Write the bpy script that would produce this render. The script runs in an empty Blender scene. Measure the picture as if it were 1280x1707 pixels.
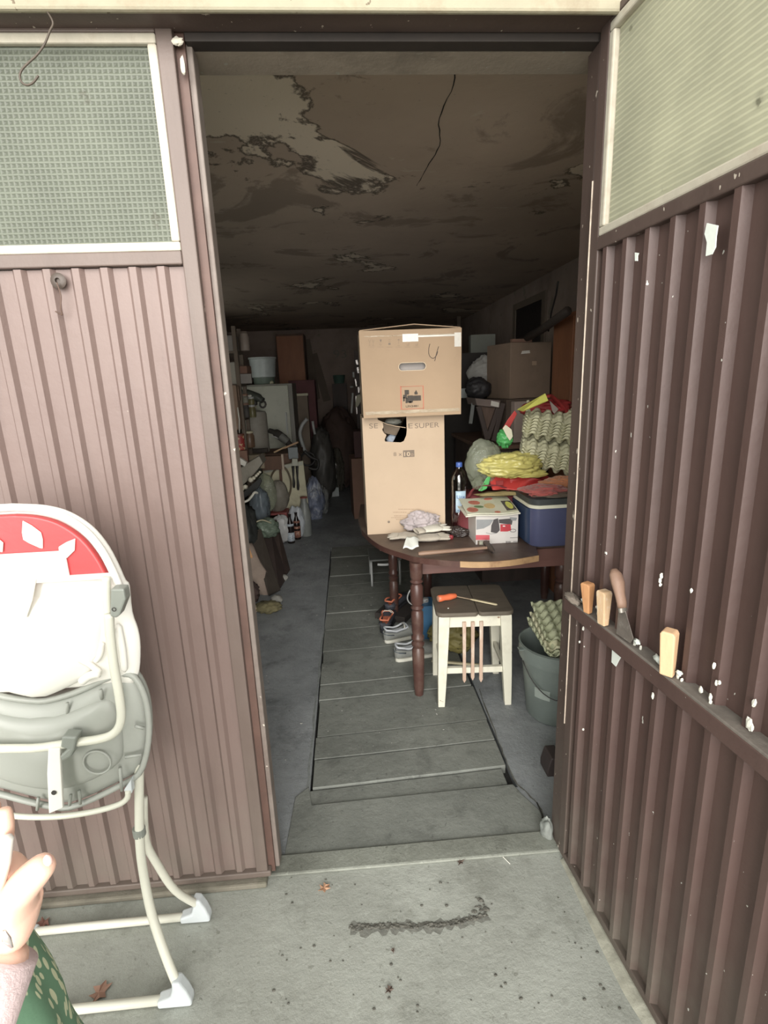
import bpy, bmesh, math, random
from mathutils import Vector, Matrix, noise, Euler
random.seed(7)
R = math.radians
SC = bpy.context.scene
COL = SC.collection

# ---------------- camera ----------------
CAM_H, F_PX = 1.55, 870.0
PITCH, ROLL, YAW = R(14), R(2.25), R(3.6)
fw = Vector((math.sin(YAW)*math.cos(PITCH), math.cos(YAW)*math.cos(PITCH), -math.sin(PITCH)))
r0 = Vector((math.cos(YAW), -math.sin(YAW), 0)); u0 = r0.cross(fw)
rt = r0*math.cos(ROLL) - u0*math.sin(ROLL); up = rt.cross(fw)
CP = Vector((0, 0, CAM_H))
cd = bpy.data.cameras.new('camera'); cam = bpy.data.objects.new('camera', cd); COL.objects.link(cam)
cd.sensor_fit = 'HORIZONTAL'; cd.sensor_width = 36.0; cd.lens = F_PX/1280*36.0; cd.clip_start = 0.02
m = Matrix((rt, up, -fw)).transposed().to_4x4(); m.translation = CP
cam.matrix_world = m
SC.camera = cam

# ---------------- world, sun, exposure ----------------
W = bpy.data.worlds.new('world'); SC.world = W; W.use_nodes = True
wn = W.node_tree; wn.nodes.clear()
wo = wn.nodes.new('ShaderNodeOutputWorld'); bg = wn.nodes.new('ShaderNodeBackground')
bg.inputs[0].default_value = (0.98, 1.0, 0.94, 1); bg.inputs[1].default_value = 0.8
wn.links.new(bg.outputs[0], wo.inputs[0])
sd = bpy.data.lights.new('sun', 'SUN'); sun = bpy.data.objects.new('sun', sd); COL.objects.link(sun)
sd.energy = 3.9; sd.angle = R(60); sd.color = (1.0, 0.97, 0.93)
sun.rotation_euler = Vector((0.02, 0.96, -0.24)).to_track_quat('-Z', 'Y').to_euler()
SC.view_settings.view_transform = 'Standard'; SC.view_settings.look = 'None'
SC.view_settings.exposure = 1.05; SC.view_settings.gamma = 1.0
SC.view_settings.use_curve_mapping = False
try:
    SC.cycles.max_bounces = 12; SC.cycles.diffuse_bounces = 8; SC.cycles.use_denoising = True
except Exception: pass

# ---------------- measuring helpers (pixel of the photo -> point in the room) ----------------
def ray(px, py): return fw + rt*((px-640)/F_PX) - up*((py-853.5)/F_PX)
def at(px, py, y):
    d = ray(px, py); return CP + d*(y/d.y)
def onz(px, py, z=0.0):
    d = ray(px, py); return CP + d*((z-CAM_H)/d.z)

# ---------------- materials ----------------
def lin(c):
    c = c/255.0
    return c/12.92 if c <= 0.04045 else ((c+0.055)/1.055)**2.4
def rgb(t):
    r, g, b = lin(t[0]), lin(t[1]), lin(t[2]); y = .3*r+.59*g+.11*b; k = .14
    return (r+(y-r)*k, g+(y-g)*k, b+(y-b)*k, 1)
class N:
    def __init__(s, name):
        s.m = bpy.data.materials.new(name); s.m.use_nodes = True; s.t = s.m.node_tree
        s.b = s.t.nodes['Principled BSDF']; s.tc = s.t.nodes.new('ShaderNodeTexCoord')
    def n(s, k, **kw):
        x = s.t.nodes.new(k)
        for a, v in kw.items():
            if a.startswith('_'): setattr(x, a[1:], v)
            else: x.inputs[a.replace('_', ' ')].default_value = v
        return x
    def l(s, a, b): s.t.links.new(a, b)
    def noise(s, scale, detail=6, rough=.6, stretch=None, dist=0, off=None):
        x = s.n('ShaderNodeTexNoise', Scale=scale, Detail=detail, Roughness=rough, Distortion=dist)
        if stretch or off:
            mp = s.n('ShaderNodeMapping'); s.l(s.tc.outputs['Object'], mp.inputs[0])
            if stretch: mp.inputs['Scale'].default_value = stretch
            if off: mp.inputs['Location'].default_value = off
            s.l(mp.outputs[0], x.inputs['Vector'])
        else: s.l(s.tc.outputs['Object'], x.inputs['Vector'])
        return x.outputs['Fac']
    def ramp(s, fac, a, b, lo=0., hi=1.):
        x = s.t.nodes.new('ShaderNodeMapRange'); x.inputs[1].default_value = a; x.inputs[2].default_value = b
        x.inputs[3].default_value = lo; x.inputs[4].default_value = hi; s.l(fac, x.inputs[0]); return x.outputs[0]
    def mix(s, fac, a, b, mode='MIX'):
        x = s.t.nodes.new('ShaderNodeMix'); x.data_type = 'RGBA'; x.blend_type = mode
        for i, v in ((0, fac), (6, a), (7, b)):
            if isinstance(v, (int, float)): x.inputs[i].default_value = v
            elif isinstance(v, tuple): x.inputs[i].default_value = v
            else: s.l(v, x.inputs[i])
        return x.outputs[2]
    def math(s, op, a, b=0.0):
        x = s.t.nodes.new('ShaderNodeMath'); x.operation = op
        for i, v in ((0, a), (1, b)):
            if isinstance(v, (int, float)): x.inputs[i].default_value = v
            else: s.l(v, x.inputs[i])
        return x.outputs[0]
    def bump(s, h, strength=.3, dist=.01, prev=None):
        x = s.n('ShaderNodeBump', Strength=strength, Distance=dist); s.l(h, x.inputs['Height'])
        if prev is not None: s.l(prev, x.inputs['Normal'])
        s.l(x.outputs[0], s.b.inputs['Normal']); return x.outputs[0]
    def col(s, c):
        if isinstance(c, tuple): s.b.inputs['Base Color'].default_value = c
        else: s.l(c, s.b.inputs['Base Color'])
MATS = {}
def mat(name, c, rough=.65, var=.18, scale=9., dirt=None, dirt_amt=.45, dscale=4., bump=.15, bscale=60., metal=0., stretch=None, spots=None, spot_scale=40., spot_th=.68, trans=0., alpha=1., sheen=0., sub=0.):
    """one procedural material: base colour broken up by noise, dirt patches, flecks and fine relief"""
    if name in MATS: return MATS[name]
    s = N(name); base = rgb(c)
    dk = tuple(x*(1-var) for x in base[:3])+(1,); lt = tuple(min(1, x*(1+var)) for x in base[:3])+(1,)
    v = s.mix(s.ramp(s.noise(scale, stretch=stretch), .3, .7), dk, lt)
    if dirt: v = s.mix(s.ramp(s.noise(dscale, 8, .7, off=(3, 7, 1), stretch=stretch), .5, .68, 0, dirt_amt), v, rgb(dirt))
    if spots: v = s.mix(s.ramp(s.noise(spot_scale, 3, .5, off=(9, 2, 5)), spot_th, spot_th+.02), v, rgb(spots))
    s.col(v); s.b.inputs['Roughness'].default_value = rough; s.b.inputs['Metallic'].default_value = metal
    if bump: s.bump(s.noise(bscale, 5, .6, stretch=stretch), bump, .004)
    if trans: s.b.inputs['Transmission Weight'].default_value = trans
    if alpha < 1: s.b.inputs['Alpha'].default_value = alpha
    if sheen: s.b.inputs['Sheen Weight'].default_value = sheen
    if sub: s.b.inputs['Subsurface Weight'].default_value = sub; s.b.inputs['Subsurface Radius'].default_value = (.02, .008, .005)
    MATS[name] = s.m; return s.m
def film(name, c, opacity=.45, rough=.15):
    """thin plastic film: part see-through, part milky and glossy"""
    if name in MATS: return MATS[name]
    s = N(name); tr = s.n('ShaderNodeBsdfTransparent'); tr.inputs[0].default_value = tuple(min(1, .5+.5*x) for x in rgb(c)[:3])+(1,)
    s.col(rgb(c)); s.b.inputs['Roughness'].default_value = rough
    s.bump(s.noise(30, 5, .7), .5, .01)
    mx = s.n('ShaderNodeMixShader'); s.l(s.ramp(s.noise(9, 5, .6), .3, .7, opacity*.6, min(1, opacity*1.3)), mx.inputs[0])
    s.l(tr.outputs[0], mx.inputs[1]); s.l(s.b.outputs[0], mx.inputs[2])
    s.l(mx.outputs[0], s.t.nodes['Material Output'].inputs[0]); MATS[name] = s.m; return s.m

def clear_plastic(name, c, k=.30):
    s = N(name); tr = s.n('ShaderNodeBsdfTransparent'); tr.inputs[0].default_value = rgb(c); gl = s.n('ShaderNodeBsdfGlossy'); gl.inputs[0].default_value = (1, 1, 1, 1); gl.inputs['Roughness'].default_value = .08
    lw = s.n('ShaderNodeLayerWeight', Blend=.45); bp = s.n('ShaderNodeBump', Strength=.35, Distance=.004); s.l(s.noise(34, 4, .6), bp.inputs['Height']); s.l(bp.outputs[0], gl.inputs['Normal']); s.l(bp.outputs[0], lw.inputs['Normal'])
    mx = s.n('ShaderNodeMixShader'); s.l(s.math('ADD', s.math('MULTIPLY', lw.outputs['Facing'], k), .10), mx.inputs[0]); s.l(tr.outputs[0], mx.inputs[1]); s.l(gl.outputs[0], mx.inputs[2])
    s.l(mx.outputs[0], s.t.nodes['Material Output'].inputs[0]); MATS[name] = s.m; return s.m

# ---------------- mesh builder ----------------
MW = {}                                   # world matrices of things, known at build time
def mw(o): return MW.get(o.name, Matrix.Identity(4))
class MB:
    def __init__(s, xf=None): s.v = []; s.f = []; s.xf = xf or Matrix.Identity(4); s.mi = []; s.cur = 0
    def add(s, vs, fs):
        k = len(s.v); s.v += [s.xf @ Vector(v) for v in vs]; s.f += [tuple(i+k for i in f) for f in fs]; s.mi += [s.cur]*len(fs); return s
    def box(s, c, d, rot=None, taper=1.0):
        M = Matrix.Translation(Vector(c))
        if rot is not None: M = M @ (rot.to_4x4() if isinstance(rot, Matrix) else Euler([R(a) for a in rot]).to_matrix().to_4x4())
        vs = []
        for z in (-1, 1):
            t = taper if z > 0 else 1
            for x, y in ((-1, -1), (1, -1), (1, 1), (-1, 1)): vs.append(M @ Vector((x*d[0]/2*t, y*d[1]/2*t, z*d[2]/2)))
        return s.add(vs, [(3, 2, 1, 0), (4, 5, 6, 7), (0, 1, 5, 4), (1, 2, 6, 5), (2, 3, 7, 6), (3, 0, 4, 7)])
    def bb(s, x0, x1, y0, y1, z0, z1): return s.box(((x0+x1)/2, (y0+y1)/2, (z0+z1)/2), (x1-x0, y1-y0, z1-z0))
    def bar(s, p0, p1, w, h=None, upv=(0, 0, 1)):
        p0 = Vector(p0); p1 = Vector(p1); h = h or w; d = (p1-p0); L = d.length; d.normalize()
        uu = Vector(upv)
        if abs(d.dot(uu)) > .98: uu = Vector((0, 1, 0))
        a = d.cross(uu).normalized(); b = a.cross(d)
        M = Matrix((a, d, b)).transposed()
        return s.box((p0+p1)/2, (w, L, h), M)
    def rings(s, rings, cap=True, closed=False):
        n = len(rings[0]); vs = [p for r in rings for p in r]; fs = []
        m = len(rings)
        for i in range(m if closed else m-1):
            for j in range(n):
                a = i*n+j; b = i*n+(j+1) % n; c = ((i+1) % m)*n+(j+1) % n; d = ((i+1) % m)*n+j
                fs.append((a, b, c, d))
        if cap and not closed: fs.append(tuple(reversed(range(n)))); fs.append(tuple(range((m-1)*n, m*n)))
        return s.add(vs, fs)
    def cyl(s, p0, p1, r0, r1=None, n=20):
        return s.tube([p0, p1], [r0, r0 if r1 is None else r1], n)
    def tube(s, pts, r, n=10, closed=False, flat=1.0):
        pts = [Vector(p) for p in pts]; m = len(pts)
        rr = r if isinstance(r, (list, tuple)) else [r]*m
        rings = []; prev = None
        for i, p in enumerate(pts):
            if closed: t = pts[(i+1) % m]-pts[i-1]
            else: t = pts[min(i+1, m-1)]-pts[max(i-1, 0)]
            t.normalize()
            if prev is None:
                a = t.cross(Vector((0, 0, 1)))
                if a.length < .1: a = t.cross(Vector((0, 1, 0)))
            else: a = prev - t*prev.dot(t)
            a.normalize(); b = t.cross(a); prev = a
            rings.append([p+(a*math.cos(2*math.pi*k/n)+b*flat*math.sin(2*math.pi*k/n))*rr[i] for k in range(n)])
        return s.rings(rings, True, closed)
    def lathe(s, prof, base=(0, 0, 0), n=24, M=None, cap=True):
        base = Vector(base); M = M or Matrix.Identity(3)
        return s.rings([[base+M@Vector((r*math.cos(2*math.pi*k/n), r*math.sin(2*math.pi*k/n), z)) for k in range(n)] for r, z in prof], cap)
    def prism(s, pts, d):
        """closed outline of 3D points pushed along vector d"""
        n = len(pts); d = Vector(d); vs = [Vector(p) for p in pts]+[Vector(p)+d for p in pts]
        return s.add(vs, [tuple(range(n)), tuple(reversed(range(n, 2*n)))]+[(i, i+n, (i+1) % n+n, (i+1) % n) for i in range(n)])
    def grid(s, fn, nu, nv, cu=False):
        vs = [fn(i/(nu if cu else nu-1), j/(nv-1)) for j in range(nv) for i in range(nu)]; fs = []
        for j in range(nv-1):
            for i in range(nu if cu else nu-1):
                i2 = (i+1) % nu; fs.append((j*nu+i, j*nu+i2, (j+1)*nu+i2, (j+1)*nu+i))
        return s.add(vs, fs)
    def blob(s, c, r, amp=.15, freq=3., seed=0, nu=28, nv=18, ridge=False, floor=None, sq=1.0):
        c = Vector(c); off = Vector((seed*3.1, seed*1.7, seed*5.3))
        def fn(u, v):
            a = 2*math.pi*u; b = math.pi*(v-.5)
            def pw(x): return math.copysign(abs(x)**sq, x)
            d = Vector((pw(math.cos(a))*pw(math.cos(b)), pw(math.sin(a))*pw(math.cos(b)), pw(math.sin(b))))
            if ridge:
                w = d+.35*noise.noise_vector(d*freq*.8+off); w = Vector((w.x*1.0, w.y, w.z*1.35))
                n1 = noise.noise(w*freq*.75+off); n2 = noise.noise(w*freq*1.7+off*2); n3 = noise.noise(w*freq*4.2+off*3)
                n_ = .9*n1+(.55-2.2*abs(n2))*.6+(.25-1.1*abs(n3))*.35
            else: n_ = noise.noise(d*freq+off)+.5*noise.noise(d*freq*2.3+off)
            p = Vector((d.x*r[0], d.y*r[1], d.z*r[2]))*(1+amp*n_)+c
            if floor is not None and p.z < floor: p.z = floor
            return p
        return s.grid(fn, nu, nv, True)
    def mesh(s, name, mats, inv=None, smooth=None):
        me = bpy.data.meshes.new(name); vs = [inv @ v for v in s.v] if inv is not None else s.v
        me.from_pydata([tuple(v) for v in vs], [], s.f)
        for mm in (mats if isinstance(mats, (list, tuple)) else [mats]): me.materials.append(mm)
        if len(me.materials) > 1: me.polygons.foreach_set('material_index', s.mi)
        me.update()
        b = bmesh.new(); b.from_mesh(me); bmesh.ops.recalc_face_normals(b, faces=b.faces); b.to_mesh(me); b.free()
        if smooth is not None:
            me.shade_smooth()
            if smooth < 180: me.set_sharp_from_angle(angle=R(smooth))
        return me
    def build(s, name, mats, parent=None, bevel=0, smooth=None, solid=0, seg=2, sub=0):
        pm = mw(parent) if parent else None
        o = bpy.data.objects.new(name, s.mesh(name, mats, pm.inverted() if pm else None, smooth)); COL.objects.link(o)
        if parent: o.parent = parent; MW[o.name] = pm
        if solid: md = o.modifiers.new('solid', 'SOLIDIFY'); md.thickness = solid; md.offset = 0
        if sub: md = o.modifiers.new('sub', 'SUBSURF'); md.levels = sub; md.render_levels = sub
        if bevel: md = o.modifiers.new('bevel', 'BEVEL'); md.width = bevel; md.segments = seg; md.limit_method = 'ANGLE'; md.angle_limit = R(40)
        return o
def XF(loc, rz=0, rx=0, ry=0): return Matrix.Translation(Vector(loc)) @ Euler((R(rx), R(ry), R(rz))).to_matrix().to_4x4()
def tag(o, label=None, cat=None, group=None, kind=None):
    if label: o['label'] = label
    if cat: o['category'] = cat
    if group: o['group'] = group
    if kind: o['kind'] = kind
    return o
def thing(name, label, cat, loc, group=None, M=None):
    o = bpy.data.objects.new(name, None); COL.objects.link(o); o.empty_display_size = .05
    MM = M.copy() if M is not None else Matrix.Translation(Vector(loc))
    o.matrix_world = MM; MW[o.name] = MM
    return tag(o, label, cat, group)
def struct(name, mb, mt, parent=None, **k):
    o = mb.build(name, mt, parent, **k)
    if parent is None: o['kind'] = 'structure'
    return o
def copy_tree(o, loc_m, label=None, group=None):
    r = o.copy(); COL.objects.link(r); r.matrix_world = loc_m; MW[r.name] = loc_m
    if label: r['label'] = label
    if group: r['group'] = group
    for ch in list(o.children):
        c = ch.copy(); COL.objects.link(c); c.parent = r
        for g in list(ch.children):
            d = g.copy(); COL.objects.link(d); d.parent = c
    return r
def text(body, size, M, mt, parent, name='lettering', depth=.0006, xs=1.0):
    cu = bpy.data.curves.new('t', 'FONT'); cu.body = body; cu.size = size; cu.extrude = depth; cu.align_x = 'LEFT'; cu.space_character = 1.03
    to = bpy.data.objects.new('t', cu); COL.objects.link(to)
    dg = bpy.context.evaluated_depsgraph_get(); me = bpy.data.meshes.new_from_object(to.evaluated_get(dg))
    bpy.data.objects.remove(to)
    T = M @ Matrix.Diagonal((xs, 1, 1, 1)); pm = mw(parent).inverted()
    me.transform(pm @ T); me.materials.clear(); me.materials.append(mt)
    o = bpy.data.objects.new(name, me); COL.objects.link(o); o.parent = parent; MW[o.name] = mw(parent); return o
def upright(loc, rz=0): # text plane facing -Y
    return Matrix.Translation(Vector(loc)) @ Euler((R(90), 0, R(rz))).to_matrix().to_4x4()
def arc(c, r, a0, a1, n, ax='xz'):
    out = []
    for i in range(n+1):
        a = R(a0+(a1-a0)*i/n)
        out.append(Vector((c[0]+r*math.cos(a), c[1], c[2]+r*math.sin(a))) if ax == 'xz' else Vector((c[0]+r*math.cos(a), c[1]+r*math.sin(a), c[2])))
    return out
def smoothpath(pts, k=4):
    pts = [Vector(p) for p in pts]; out = []
    for i in range(len(pts)-1):
        p0 = pts[max(i-1, 0)]; p1 = pts[i]; p2 = pts[i+1]; p3 = pts[min(i+2, len(pts)-1)]
        for j in range(k):
            t = j/k; out.append(.5*((2*p1)+(p2-p0)*t+(2*p0-5*p1+4*p2-p3)*t*t+(3*p1-p0-3*p2+p3)*t**3))
    out.append(pts[-1]); return out
# ================= MATERIALS OF THE PLACE =================
def concrete(name, c, light, dark, sc=1.0, wet=None, rough=.75, grain=.25):
    s = N(name)
    v = s.mix(s.ramp(s.noise(2.2*sc, 8, .62), .35, .65), rgb(c), rgb(light))
    v = s.mix(s.ramp(s.noise(5*sc, 9, .7, off=(4, 2, 0)), .52, .72, 0, .75), v, rgb(dark))
    v = s.mix(s.ramp(s.noise(26*sc, 4, .6, off=(1, 9, 0)), .60, .66, 0, .5), v, rgb(light))
    v = s.mix(s.ramp(s.noise(42*sc, 3, .5, off=(6, 9, 0)), .66, .70, 0, .6), v, rgb(dark))
    v = s.mix(s.ramp(s.noise(300, 2, .5), .3, .7, 0, grain), v, rgb(dark))
    s.col(v); s.b.inputs['Roughness'].default_value = rough
    nb = s.bump(s.noise(9*sc, 8, .7), .35, .02); s.bump(s.noise(120, 4, .6), .25, .003, nb)
    MATS[name] = s.m; return s.m
m_yard = concrete('yard_concrete', (140, 142, 133), (166, 169, 160), (112, 113, 103))
m_infloor = concrete('garage_floor', (126, 130, 132), (154, 158, 160), (90, 93, 94), 1.4, rough=.55)
m_plank = concrete('pit_board', (112, 115, 108), (134, 137, 129), (84, 86, 81), 1.3, rough=.7)
m_thresh = concrete('threshold_concrete', (112, 114, 104), (140, 143, 132), (84, 85, 76), 1.5)

def ceiling_mat():
    s = N('sooty_ceiling')
    v = s.mix(s.ramp(s.noise(1.2, 8, .6), .3, .7), rgb((166, 146, 128)), rgb((188, 167, 147)))
    # whitewash left in flakes near the door, soot beyond: follows position on the ceiling
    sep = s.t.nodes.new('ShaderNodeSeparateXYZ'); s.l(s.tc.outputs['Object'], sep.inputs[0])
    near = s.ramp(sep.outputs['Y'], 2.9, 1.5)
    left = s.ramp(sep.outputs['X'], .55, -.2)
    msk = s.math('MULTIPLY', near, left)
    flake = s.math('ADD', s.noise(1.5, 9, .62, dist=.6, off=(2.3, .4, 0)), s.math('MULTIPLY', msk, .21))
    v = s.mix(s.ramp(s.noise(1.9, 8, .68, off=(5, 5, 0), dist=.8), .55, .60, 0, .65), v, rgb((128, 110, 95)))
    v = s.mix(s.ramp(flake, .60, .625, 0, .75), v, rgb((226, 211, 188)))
    edge = s.math('MULTIPLY', s.ramp(flake, .585, .60), s.ramp(flake, .625, .605))
    v = s.mix(s.math('MULTIPLY', edge, .8), v, rgb((58, 49, 41)))
    v = s.mix(s.ramp(s.noise(3.1, 9, .7, dist=1.2, off=(7.7, 1.3, 0), stretch=(.6, 1.6, 1)), .655, .675, 0, .5), v, rgb((190, 180, 162)))
    v = s.mix(s.ramp(s.noise(60, 3, .5), .70, .72, 0, .4), v, rgb((130, 122, 108)))
    s.col(v); s.b.inputs['Roughness'].default_value = .85
    s.bump(flake, .4, .02); MATS['sooty_ceiling'] = s.m; return s.m
m_ceil = ceiling_mat()
m_wall = mat('sooty_plaster', (146, 128, 116), .9, .2, 2.2, dirt=(110, 94, 84), dirt_amt=.7, dscale=1.6, spots=(128, 118, 104), spot_scale=7, spot_th=.68, bump=.4, bscale=25)
m_lintel = mat('dusty_lintel_plaster', (146, 132, 116), .9, .12, 5, dirt=(70, 62, 54), dirt_amt=.5, spots=(150, 145, 130), spot_scale=50, spot_th=.7, bump=.3)
m_cream = mat('weathered_cream_paint', (140, 132, 108), .7, .08, 12, dirt=(120, 100, 74), dirt_amt=.6, dscale=7, spots=(95, 80, 58), spot_scale=40, spot_th=.68, bump=.3)

def paint_mat(name, c, light, chips=.72, chip=(205, 205, 195), green=0):
    """brown oil paint on sheet steel, faded, with drips and flecks of whitewash"""
    s = N(name)
    v = s.mix(s.ramp(s.noise(3, 8, .6, stretch=(1, 1, .35)), .3, .7), rgb(c), rgb(light))
    v = s.mix(s.ramp(s.noise(14, 6, .7, stretch=(1, 1, .12), off=(3, 1, 2)), .5, .75, 0, .35), v, rgb(tuple(int(x*.72) for x in c)))
    v = s.mix(s.ramp(s.noise(120, 3, .6), .3, .7, 0, .12), v, rgb(light))
    if green:
        sep = s.t.nodes.new('ShaderNodeSeparateXYZ'); s.l(s.tc.outputs['Object'], sep.inputs[0])
        v = s.mix(s.math('MULTIPLY', s.ramp(sep.outputs['Z'], .55, 0.0, 0, 1), s.ramp(s.noise(5, 6, .6), .35, .65, .1, green)), v, rgb((112, 108, 96)))
    v = s.mix(s.ramp(s.noise(24, 4, .55, off=(1, 8, 3), stretch=(1, 1, .55)), chips, chips+.012), v, rgb(chip))
    v = s.mix(s.ramp(s.noise(75, 2, .5, off=(5, 2, 3), stretch=(1, 1, .6)), chips+.02, chips+.03, 0, .8), v, rgb(chip))
    s.col(v); s.b.inputs['Roughness'].default_value = .52
    nb = s.bump(s.noise(6, 5, .5), .25, .02); s.bump(s.noise(140, 4, .6), .12, .003, nb)
    MATS[name] = s.m; return s.m
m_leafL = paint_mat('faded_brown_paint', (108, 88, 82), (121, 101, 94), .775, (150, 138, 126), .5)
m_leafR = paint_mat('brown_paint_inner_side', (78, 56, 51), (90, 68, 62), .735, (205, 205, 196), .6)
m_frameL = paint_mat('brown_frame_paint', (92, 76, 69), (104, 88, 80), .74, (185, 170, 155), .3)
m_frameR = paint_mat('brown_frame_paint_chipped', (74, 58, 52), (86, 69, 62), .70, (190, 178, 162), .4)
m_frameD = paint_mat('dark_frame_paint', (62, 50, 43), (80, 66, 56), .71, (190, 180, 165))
m_frameDD = mat('near_black_rebate_paint', (46, 38, 33), .7, .2, 12, spots=(170, 160, 145), spot_scale=30, spot_th=.74)  # rebate strip coloured nearly black, with pale flecks
m_grime = mat('grimy_rail_top', (112, 104, 96), .8, .2, 20, dirt=(70, 58, 50), bump=.4)

def glass_mat(name, c, grid):
    """dusty patterned glass: lets daylight through, scatters it, relief of small squares"""
    s = N(name)
    w1 = s.n('ShaderNodeTexWave', Scale=26, Distortion=.6); w1.bands_direction = 'Z'; w1.inputs['Detail Scale'].default_value = 2
    w2 = s.n('ShaderNodeTexWave', Scale=26, Distortion=.6); w2.bands_direction = grid
    s.l(s.tc.outputs['Object'], w1.inputs[0]); s.l(s.tc.outputs['Object'], w2.inputs[0])
    g = s.math('MAXIMUM', w1.outputs['Fac'], s.math('MULTIPLY', w2.outputs['Fac'], .8))
    g2 = s.ramp(g, .55, 1.0)
    dust = s.ramp(s.noise(3.2, 6, .6), .3, .75)
    v = s.mix(s.math('ADD', s.math('MULTIPLY', g2, .28), s.math('MULTIPLY', dust, .5)), rgb(tuple(int(x*.80) for x in c)), rgb(tuple(min(255, int(x*1.08)) for x in c)))
    v = s.mix(s.ramp(s.noise(16, 4, .5, off=(3, 3, 3)), .70, .73, 0, .6), v, rgb((110, 108, 92)))
    s.col(v); s.b.inputs['Roughness'].default_value = .35
    n1 = s.bump(g, .5, .004)
    tl = s.n('ShaderNodeBsdfTranslucent'); s.l(v, tl.inputs[0])
    tr = s.n('ShaderNodeBsdfTransparent'); tr.inputs[0].default_value = (.60, .62, .56, 1)
    m1 = s.n('ShaderNodeMixShader'); m1.inputs[0].default_value = .5 if grid == 'X' else .78; s.l(s.b.outputs[0], m1.inputs[1]); s.l(tl.outputs[0], m1.inputs[2])
    m2 = s.n('ShaderNodeMixShader'); s.l(s.ramp(g, .3, .9, .22, .04), m2.inputs[0]); s.l(m1.outputs[0], m2.inputs[1]); s.l(tr.outputs[0], m2.inputs[2])
    s.l(m2.outputs[0], s.t.nodes['Material Output'].inputs[0]); MATS[name] = s.m; return s.m
m_glassL = glass_mat('patterned_glass_greenish', (142, 148, 130), 'X')
m_glassR = glass_mat('patterned_glass_backlit', (226, 226, 206), 'Y')
m_bead = mat('weathered_white_putty', (176, 168, 150), .7, .08, 30, dirt=(150, 132, 112), dirt_amt=.5, dscale=14)

# ================= THE BUILDING =================
LY = 1.372            # outer face of the closed leaf
OX0, OX1 = -.30, .62  # the open half of the doorway
CZ, BY, WX = 2.38, 8.6, 1.75
# yard slab in front, with a chipped trench scar and a strip along the open leaf
yard = struct('floor', MB().bb(-4, 5, -5, 1.44, -.12, 0), m_yard)
m_crack = mat('dark_crack_grit', (88, 86, 78), .95, .3, 40, bump=.8, bscale=120)  # dark grey grit for the cracks, crumbs and loose grains
def ribbon(pts, w, t, z=0.0, seed=1, wob=.004):
    mb = MB(); rr = random.Random(seed); L = []
    for i, p in enumerate(pts):
        d = (Vector(pts[min(i+1, len(pts)-1)])-Vector(pts[max(i-1, 0)])).normalized(); nrm = Vector((-d.y, d.x, 0))
        ww = w*(.5+rr.random()); o_ = (rr.random()-.5)*2*wob
        p = Vector(p)+nrm*o_; L.append((p+nrm*ww/2, p-nrm*ww/2))
    n = len(L); vs = [Vector((a.x, a.y, z+t)) for a, b in L]+[Vector((b.x, b.y, z+t)) for a, b in L]
    fs = [(i, i+1, n+i+1, n+i) for i in range(n-1)]
    return mb.add(vs, fs)
rr = random.Random(6)
def scarline(seed, dy):
    q = random.Random(seed); L_ = []
    for i in range(46):
        f = i/45; px = 584+228*f; py = 1546-6*f-(26*max(0, f-.62)**1.3*2.0)+dy+q.uniform(-2.2, 2.2); L_.append(onz(px, py))
    return L_
ribbon(scarline(2, 3), .030, .0005, 0, 5, .006).build('worn_patch', mat('worn_cement', (112, 112, 104), .95, .25, 30, bump=.7), yard)
ribbon(scarline(3, 0), .010, .0011, 0, 3, .003).build('crack', m_crack, yard)
mb = MB()
for i, p in enumerate(scarline(4, -1)+scarline(5, 2)):
    s_ = .002+.005*rr.random(); mb.blob((p.x+rr.uniform(-.004, .004), p.y+rr.uniform(-.006, .006), .001), (s_, s_*.8, s_*.45), .4, 3, i, 7, 5)
for i in range(16):
    p = onz(790+rr.random()*26, 1496+rr.random()*26, .001); s_ = .003+.006*rr.random(); mb.blob((p.x, p.y, .001), (s_, s_*.7, s_*.35), .4, 3, i, 7, 5)
mb.build('scar_crumbs', m_crack, yard)['kind'] = 'stuff'
rr = random.Random(4); mb = MB()
for i in range(70):
    p = onz(450+rr.random()*600, 1450+rr.random()*240, .001); s_ = .002+.004*rr.random()
    mb.blob((p.x, p.y, .001), (s_, s_*.7, s_*.5), .3, 2, i, 6, 4)
mb.build('grit', m_crack, yard)['kind'] = 'stuff'
# strip of mortar along the foot of the open leaf
edge = [onz(px, py) for px, py in ((948, 1432), (972, 1480), (1000, 1540), (1030, 1600), (1062, 1660), (1092, 1707), (1130, 1775))]
mb = MB(); L = []
for i, p in enumerate(smoothpath(edge, 5)):
    L.append([p+Vector((-.03, 0, .000)), p+Vector((-.012, 0, .010+.003*math.sin(i*2.1))), p+Vector((.06, 0, .012)), p+Vector((.09, 0, .0))])
mb.add([q for r_ in L for q in r_], [(i*4+j, i*4+j+1, i*4+j+5, i*4+j+4) for i in range(len(L)-1) for j in range(3)])
mb.build('mortar_strip', mat('mortar_strip', (158, 156, 140), .85, .15, 20, dirt=(110, 104, 90), bump=.6, bscale=50), yard, smooth=60)
mb = MB(); rr = random.Random(9)
for i in range(26):
    k = rr.random()*len(L); q = L[int(k)][2]; s_ = .004+.008*rr.random()
    mb.box((q.x+.01+.03*rr.random(), q.y+.02*rr.random(), .014+.004*rr.random()), (s_, s_*1.6, .003), (rr.random()*60-30, rr.random()*60, rr.random()*180))
mb.build('paint_flakes', mat('pale_paint_flakes', (196, 196, 186), .8, .1, 30), yard)['kind'] = 'stuff'

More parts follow.
